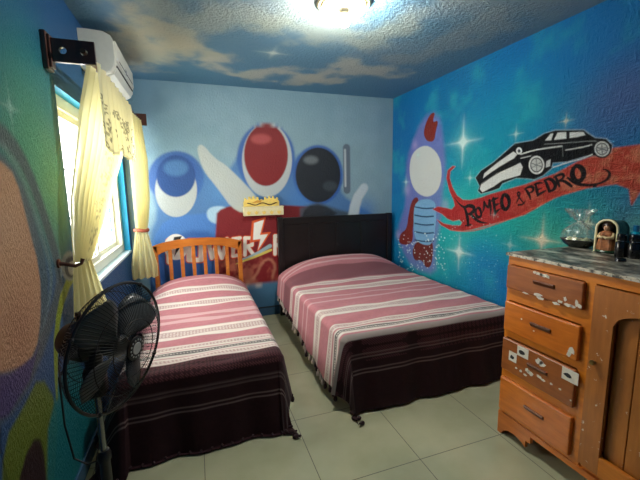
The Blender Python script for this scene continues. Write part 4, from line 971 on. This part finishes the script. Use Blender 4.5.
sheet('lower_drape', far_dn, 80, 40, lambda U, V: np.broadcast_to(YEL*.96, U.shape+(3,)).copy(), SHEER, cu2)
bm = NB(); tube(bm, [(XL+.145+.062*math.cos(t), FY+.046*math.sin(t), FZ+.004*math.sin(2*t)) for t in np.linspace(0, 2*PI, 24, endpoint=False)], .014, 8, True)
for v in bm.verts: v.co.z = FZ+(v.co.z-FZ)*1.3
tb = obj('curtain_tie', bm, plain('red_brown_band', (140, 70, 44), .5), loc=(XL+.145, FY, FZ), smooth=True); tag(tb, 'red-brown band tied round the far corner curtain panel', 'curtain tie', 'curtain tiebacks')
bm = NB(); tube(bm, [(XL+.001, TY-.115, TZ+.02), (XL+.03, TY-.115, TZ+.015), (XL+.075, TY-.112, TZ+.0), (XL+.10, TY-.105, TZ+.01), (XL+.108, TY-.10, TZ+.035)], [.012, .010, .009, .009, .010], 10)
lathe(bm, [(0, 0), (.024, 0), (.022, .008), (.0, .010)], (XL+.001, TY-.115, TZ+.02), 16, Matrix.Rotation(PI/2, 4, 'Y'))
tk = obj('curtain_hook', bm, CW, loc=(XL, TY, TZ), smooth=True); tag(tk, 'dark wooden hook holding back the near curtain panel beside the painted rings', 'curtain hook', 'curtain tiebacks')
# lace valance
vl = empty('valance', (XC+.05, 2.95, BRZ), 'cream embroidered lace valance hanging over the window curtains', 'valance')
def val(U, V):
    L = .43+.045*np.abs(np.sin(PI*U*3.0))-.07*sstep(.75, 1, U)-.05*(1-sstep(0, .12, U)); y = 2.315+1.12*U-.03*V; z = BRZ-.030-L*V
    x = XC+.046+.011*np.sin(2*PI*9*U+.8*V)+.03*np.sin(PI*U)*V; return x, y, z
def val_col(U, V):
    C = np.empty(U.shape+(3,)); C[:] = CRM; m = flowers(U*1.13, (1-V)*.40, 9)*(V > .42); C[:] = C*(1-.85*m[..., None])+LACE*.85*m[..., None]
    e = (V > .965)[..., None]; return np.where(e, C*.72, C)
sheet('lace', val, 230, 90, val_col, SHEER2, vl)

# ================================================================== PEDESTAL FAN
FC = Vector((-.292, 1.390, 1.032)); az, el = math.radians(61), math.radians(-4)
fn_ = Vector((math.sin(az)*math.cos(el), -math.cos(az)*math.cos(el), math.sin(el)))
fa = fn_.cross(Vector((0, 0, 1))).normalized(); fb = fa.cross(fn_).normalized()
MF = Matrix(((fa.x, fb.x, fn_.x, FC.x), (fa.y, fb.y, fn_.y, FC.y), (fa.z, fb.z, fn_.z, FC.z), (0, 0, 0, 1)))    # local z = blowing direction
def inF(bm): bmesh.ops.transform(bm, matrix=MF, verts=bm.verts); return bm
FR = .23
pole = FC-fn_*.118
fan = empty('standing_fan', (pole.x, pole.y, 0), 'black pedestal fan with round wire guard standing beside the narrow bed', 'fan')
FB = plain('black_plastic', (22, 23, 25), .38, var=.1); FW = plain('black_wire', (20, 21, 23), .35, .2); FBL = plain('smoky_grey_blade', (88, 92, 92), .35, var=.06)
def guard(z_rim, z_hub, r_hub, n, rings):
    bm = NB()
    for i in range(n):
        t = 2*PI*i/n; pp = []
        for q in np.linspace(0, 1, 9):
            r = r_hub+(FR-r_hub)*q; z = z_rim+(z_hub-z_rim)*(1-q**2.6); tt = t+.10*(1-q); pp.append((r*math.cos(tt), r*math.sin(tt), z))
        tube(bm, pp, .0011, 4)
    for q in rings:
        r = r_hub+(FR-r_hub)*q; z = z_rim+(z_hub-z_rim)*(1-q**2.6); tube(bm, [(r*math.cos(t), r*math.sin(t), z) for t in np.linspace(0, 2*PI, 60, endpoint=False)], .0016, 5, True)
    return bm
gf = obj('front_guard', inF(guard(.0, .062, .040, 96, (.33, .66))), FW, fan, smooth=True)
bm = NB(); tube(bm, [(FR*math.cos(t), FR*math.sin(t), 0) for t in np.linspace(0, 2*PI, 72, endpoint=False)], .0055, 8, True)
for t in (.5, 2.1, 3.7, 5.2): ball(bm, (FR*math.cos(t), FR*math.sin(t), .0), .010, sub=1)
obj('rim', inF(bm), FB, gf, smooth=True)
bm = NB(); tube(bm, [(.040*math.cos(t), .040*math.sin(t), .062) for t in np.linspace(0, 2*PI, 30, endpoint=False)], .004, 6, True)
lathe(bm, [(.040, .060), (.038, .066), (.028, .069), (.0, .069)], seg=30)
bg_ = obj('badge', inF(bm), FB, gf, smooth=True)
bm = NB(); lathe(bm, [(0, .0705), (.020, .0705), (.022, .069)], seg=24)
for i in range(14):
    t = 2*PI*i/14; ball(bm, (.031*math.cos(t), .031*math.sin(t), .069), .0042, (1, 1, .35), 1)
obj('badge_disc', inF(bm), plain('pale_grey_print', (170, 172, 170), .4), bg_, smooth=True)
gb = obj('rear_guard', inF(guard(-.012, -.105, .075, 96, (.4, .75))), FW, fan, smooth=True)
# blades
bm = NB(); lathe(bm, [(0, .030), (.030, .028), (.040, .018), (.042, -.030), (.036, -.036), (0, -.036)], (0, 0, -.015), 28); hubo = obj('hub', inF(bm), FB, fan, smooth=True)
for i in range(4):
    t0 = .75+i*PI/2; nb, nr = 9, 12; P = np.zeros((nr, nb, 3))
    for a in range(nr):
        r = .036+(.205-.036)*a/(nr-1); wdt = .20+.56*math.sin(PI*min(1, .12+.80*a/(nr-1)))**.8
        for b_ in range(nb):
            s = b_/(nb-1)-.5; tt = t0+s*wdt*1.5+.25*(a/(nr-1)); P[a, b_] = (r*math.cos(tt), r*math.sin(tt), -.015+s*.062*(.6+.4*a/nr)+.010*math.cos(s*PI))
    me = grid_mesh('blade', P); me.transform(MF); o = link_mesh('blade', me, FBL, fan)
    md = o.modifiers.new('thick', 'SOLIDIFY'); md.thickness = .0022; md.offset = 0
bm = NB(); lathe(bm, [(0, -.235), (.030, -.233), (.058, -.215), (.072, -.18), (.075, -.13), (.070, -.105), (.03, -.10), (.012, -.09), (.012, -.04), (0, -.04)], seg=32); mt = obj('motor_housing', inF(bm), FB, fan, smooth=True)
bm = NB(); lathe(bm, [(0, .040), (.009, .038), (.010, .012), (.006, .008), (.006, 0), (0, 0)], (0, .070, -.17), 14, Matrix.Rotation(-PI/2, 4, 'X')); obj('swing_knob', inF(bm), FB, mt, smooth=True)
px_, py_ = pole.x, pole.y
bm = NB(); tube(bm, [(px_, py_, 1.0), (px_, py_, .93)], [.032, .028], 18); box(bm, px_-.035, px_+.035, py_-.035, py_+.035, .83, .945, .014, 3); obj('neck', bm, FB, fan, smooth=True)
bm = NB(); tube(bm, [(px_, py_, .84), (px_, py_, .50)], .0115, 16); obj('pole', bm, plain('brushed_steel', (150, 152, 152), .25, .9), fan, smooth=True)
bm = NB(); lathe(bm, [(0, .60), (.018, .60), (.024, .585), (.024, .56), (.019, .55), (.019, .06), (.03, .05), (.032, .02), (0, .02)], (px_, py_, 0), 22); obj('pole_sleeve', bm, FB, fan, smooth=True)
bm = NB(); lathe(bm, [(0, .034), (.03, .034), (.09, .026), (.17, .018), (.185, .010), (.186, 0), (0, 0)], (px_, py_, 0), 44); obj('base', bm, FB, fan, smooth=True)
bm = NB(); cb = pole-fn_*.09
tube(bm, [(cb.x, cb.y, .985), (cb.x-.05, cb.y+.0, .90), (cb.x-.055, cb.y+.01, .70), (cb.x-.035, cb.y, .56), (cb.x+.01, cb.y-.01, .53), (px_-.022, py_, .56)], .0035, 8); obj('power_cord', bm, FB, fan, smooth=True)

# ================================================================== WALL SHELF AND ORNAMENT
sl = hit((243, 205), 1, YB-.10); sr = hit((284, 205), 1, YB-.10); x0, x1 = float(sl[0]), float(sr[0])
zb_, zt_ = float(hit((262, 215.5), 1, YB-.10)[2]), float(hit((262, 206.5), 1, YB-.10)[2])
SHM = plain('cream_painted_wood', (220, 210, 168), .45, var=.05); YLM = plain('yellow_foam', (226, 198, 104), .5, var=.08)
sh = empty('wall_shelf', ((x0+x1)/2, YB, zb_), 'small cream box shelf with yellow tulip trims on the mural wall', 'shelf')
bm = NB(); box(bm, x0, x1, YB-.10, YB-.002, zt_-.012, zt_, .003); box(bm, x0+.008, x1-.008, YB-.09, YB-.002, zb_, zb_+.012, .002); box(bm, x0+.008, x0+.02, YB-.09, YB-.002, zb_, zt_-.012); box(bm, x1-.02, x1-.008, YB-.09, YB-.002, zb_, zt_-.012)
obj('box', bm, SHM, sh)
bm = NB(); box(bm, x0+.006, x1-.006, YB-.096, YB-.088, zb_, zt_-.012, .002); obj('front_board', bm, SHM, sh)
for i in range(5):
    xx = x0+(x1-x0)*(.13+.185*i); zz = (zb_+zt_)/2-.018; bm = NB(); w = .024
    prism(bm, [(xx-w, zz+.018), (xx-w*.8, zz-.004), (xx-w*.4, zz-.022), (xx+w*.4, zz-.022), (xx+w*.8, zz-.004), (xx+w, zz+.018), (xx+w*.45, zz+.004), (xx, zz+.026), (xx-w*.45, zz+.004)], to_y, YB-.103, YB-.095); obj('tulip_trim', bm, YLM, sh)
orn = empty('scalloped_ornament', ((x0+x1)/2, YB-.05, zt_), 'yellow scalloped ornament with two humps standing on the cream wall shelf', 'ornament')
H_ = .125; xs0, xs1 = x0+.012, x1-.05
def prof_top(t): return zt_+.035+.036*abs(math.sin(PI*2*t))**.8+.014*abs(math.sin(PI*9*t))+.02
pp = [(xs0+(xs1-xs0)*i/80, prof_top(i/80)) for i in range(81)]
bm = NB(); prism(bm, pp+[(xs1, zt_+.001), (xs0, zt_+.001)], to_y, YB-.062, YB-.040); obj('scalloped_board', bm, YLM, orn)
bm = NB()
for i in range(9):
    t = (i+.5)/9; ball(bm, (xs0+(xs1-xs0)*t, YB-.051, prof_top(t)+.004), .015, (1, .8, 1))
obj('bead', bm, YLM, orn, smooth=True)
bm = NB(); tube(bm, [(xs0+(xs1-xs0)*t, YB-.066, zt_+.030+.012*math.sin(t*15)) for t in np.linspace(.1, .92, 50)], .006, 8); obj('wavy_cord', bm, plain('dark_brown_cord', (70, 34, 26), .6), orn, smooth=True)
bm = NB(); prism(bm, [(xs0+.1, zt_+.045), (xs0+.16, zt_+.075), (xs0+.22, zt_+.075), (xs0+.2, zt_+.045)], to_y, YB-.067, YB-.061); obj('pale_patch', bm, plain('amber_patch', (196, 140, 52), .5), orn)
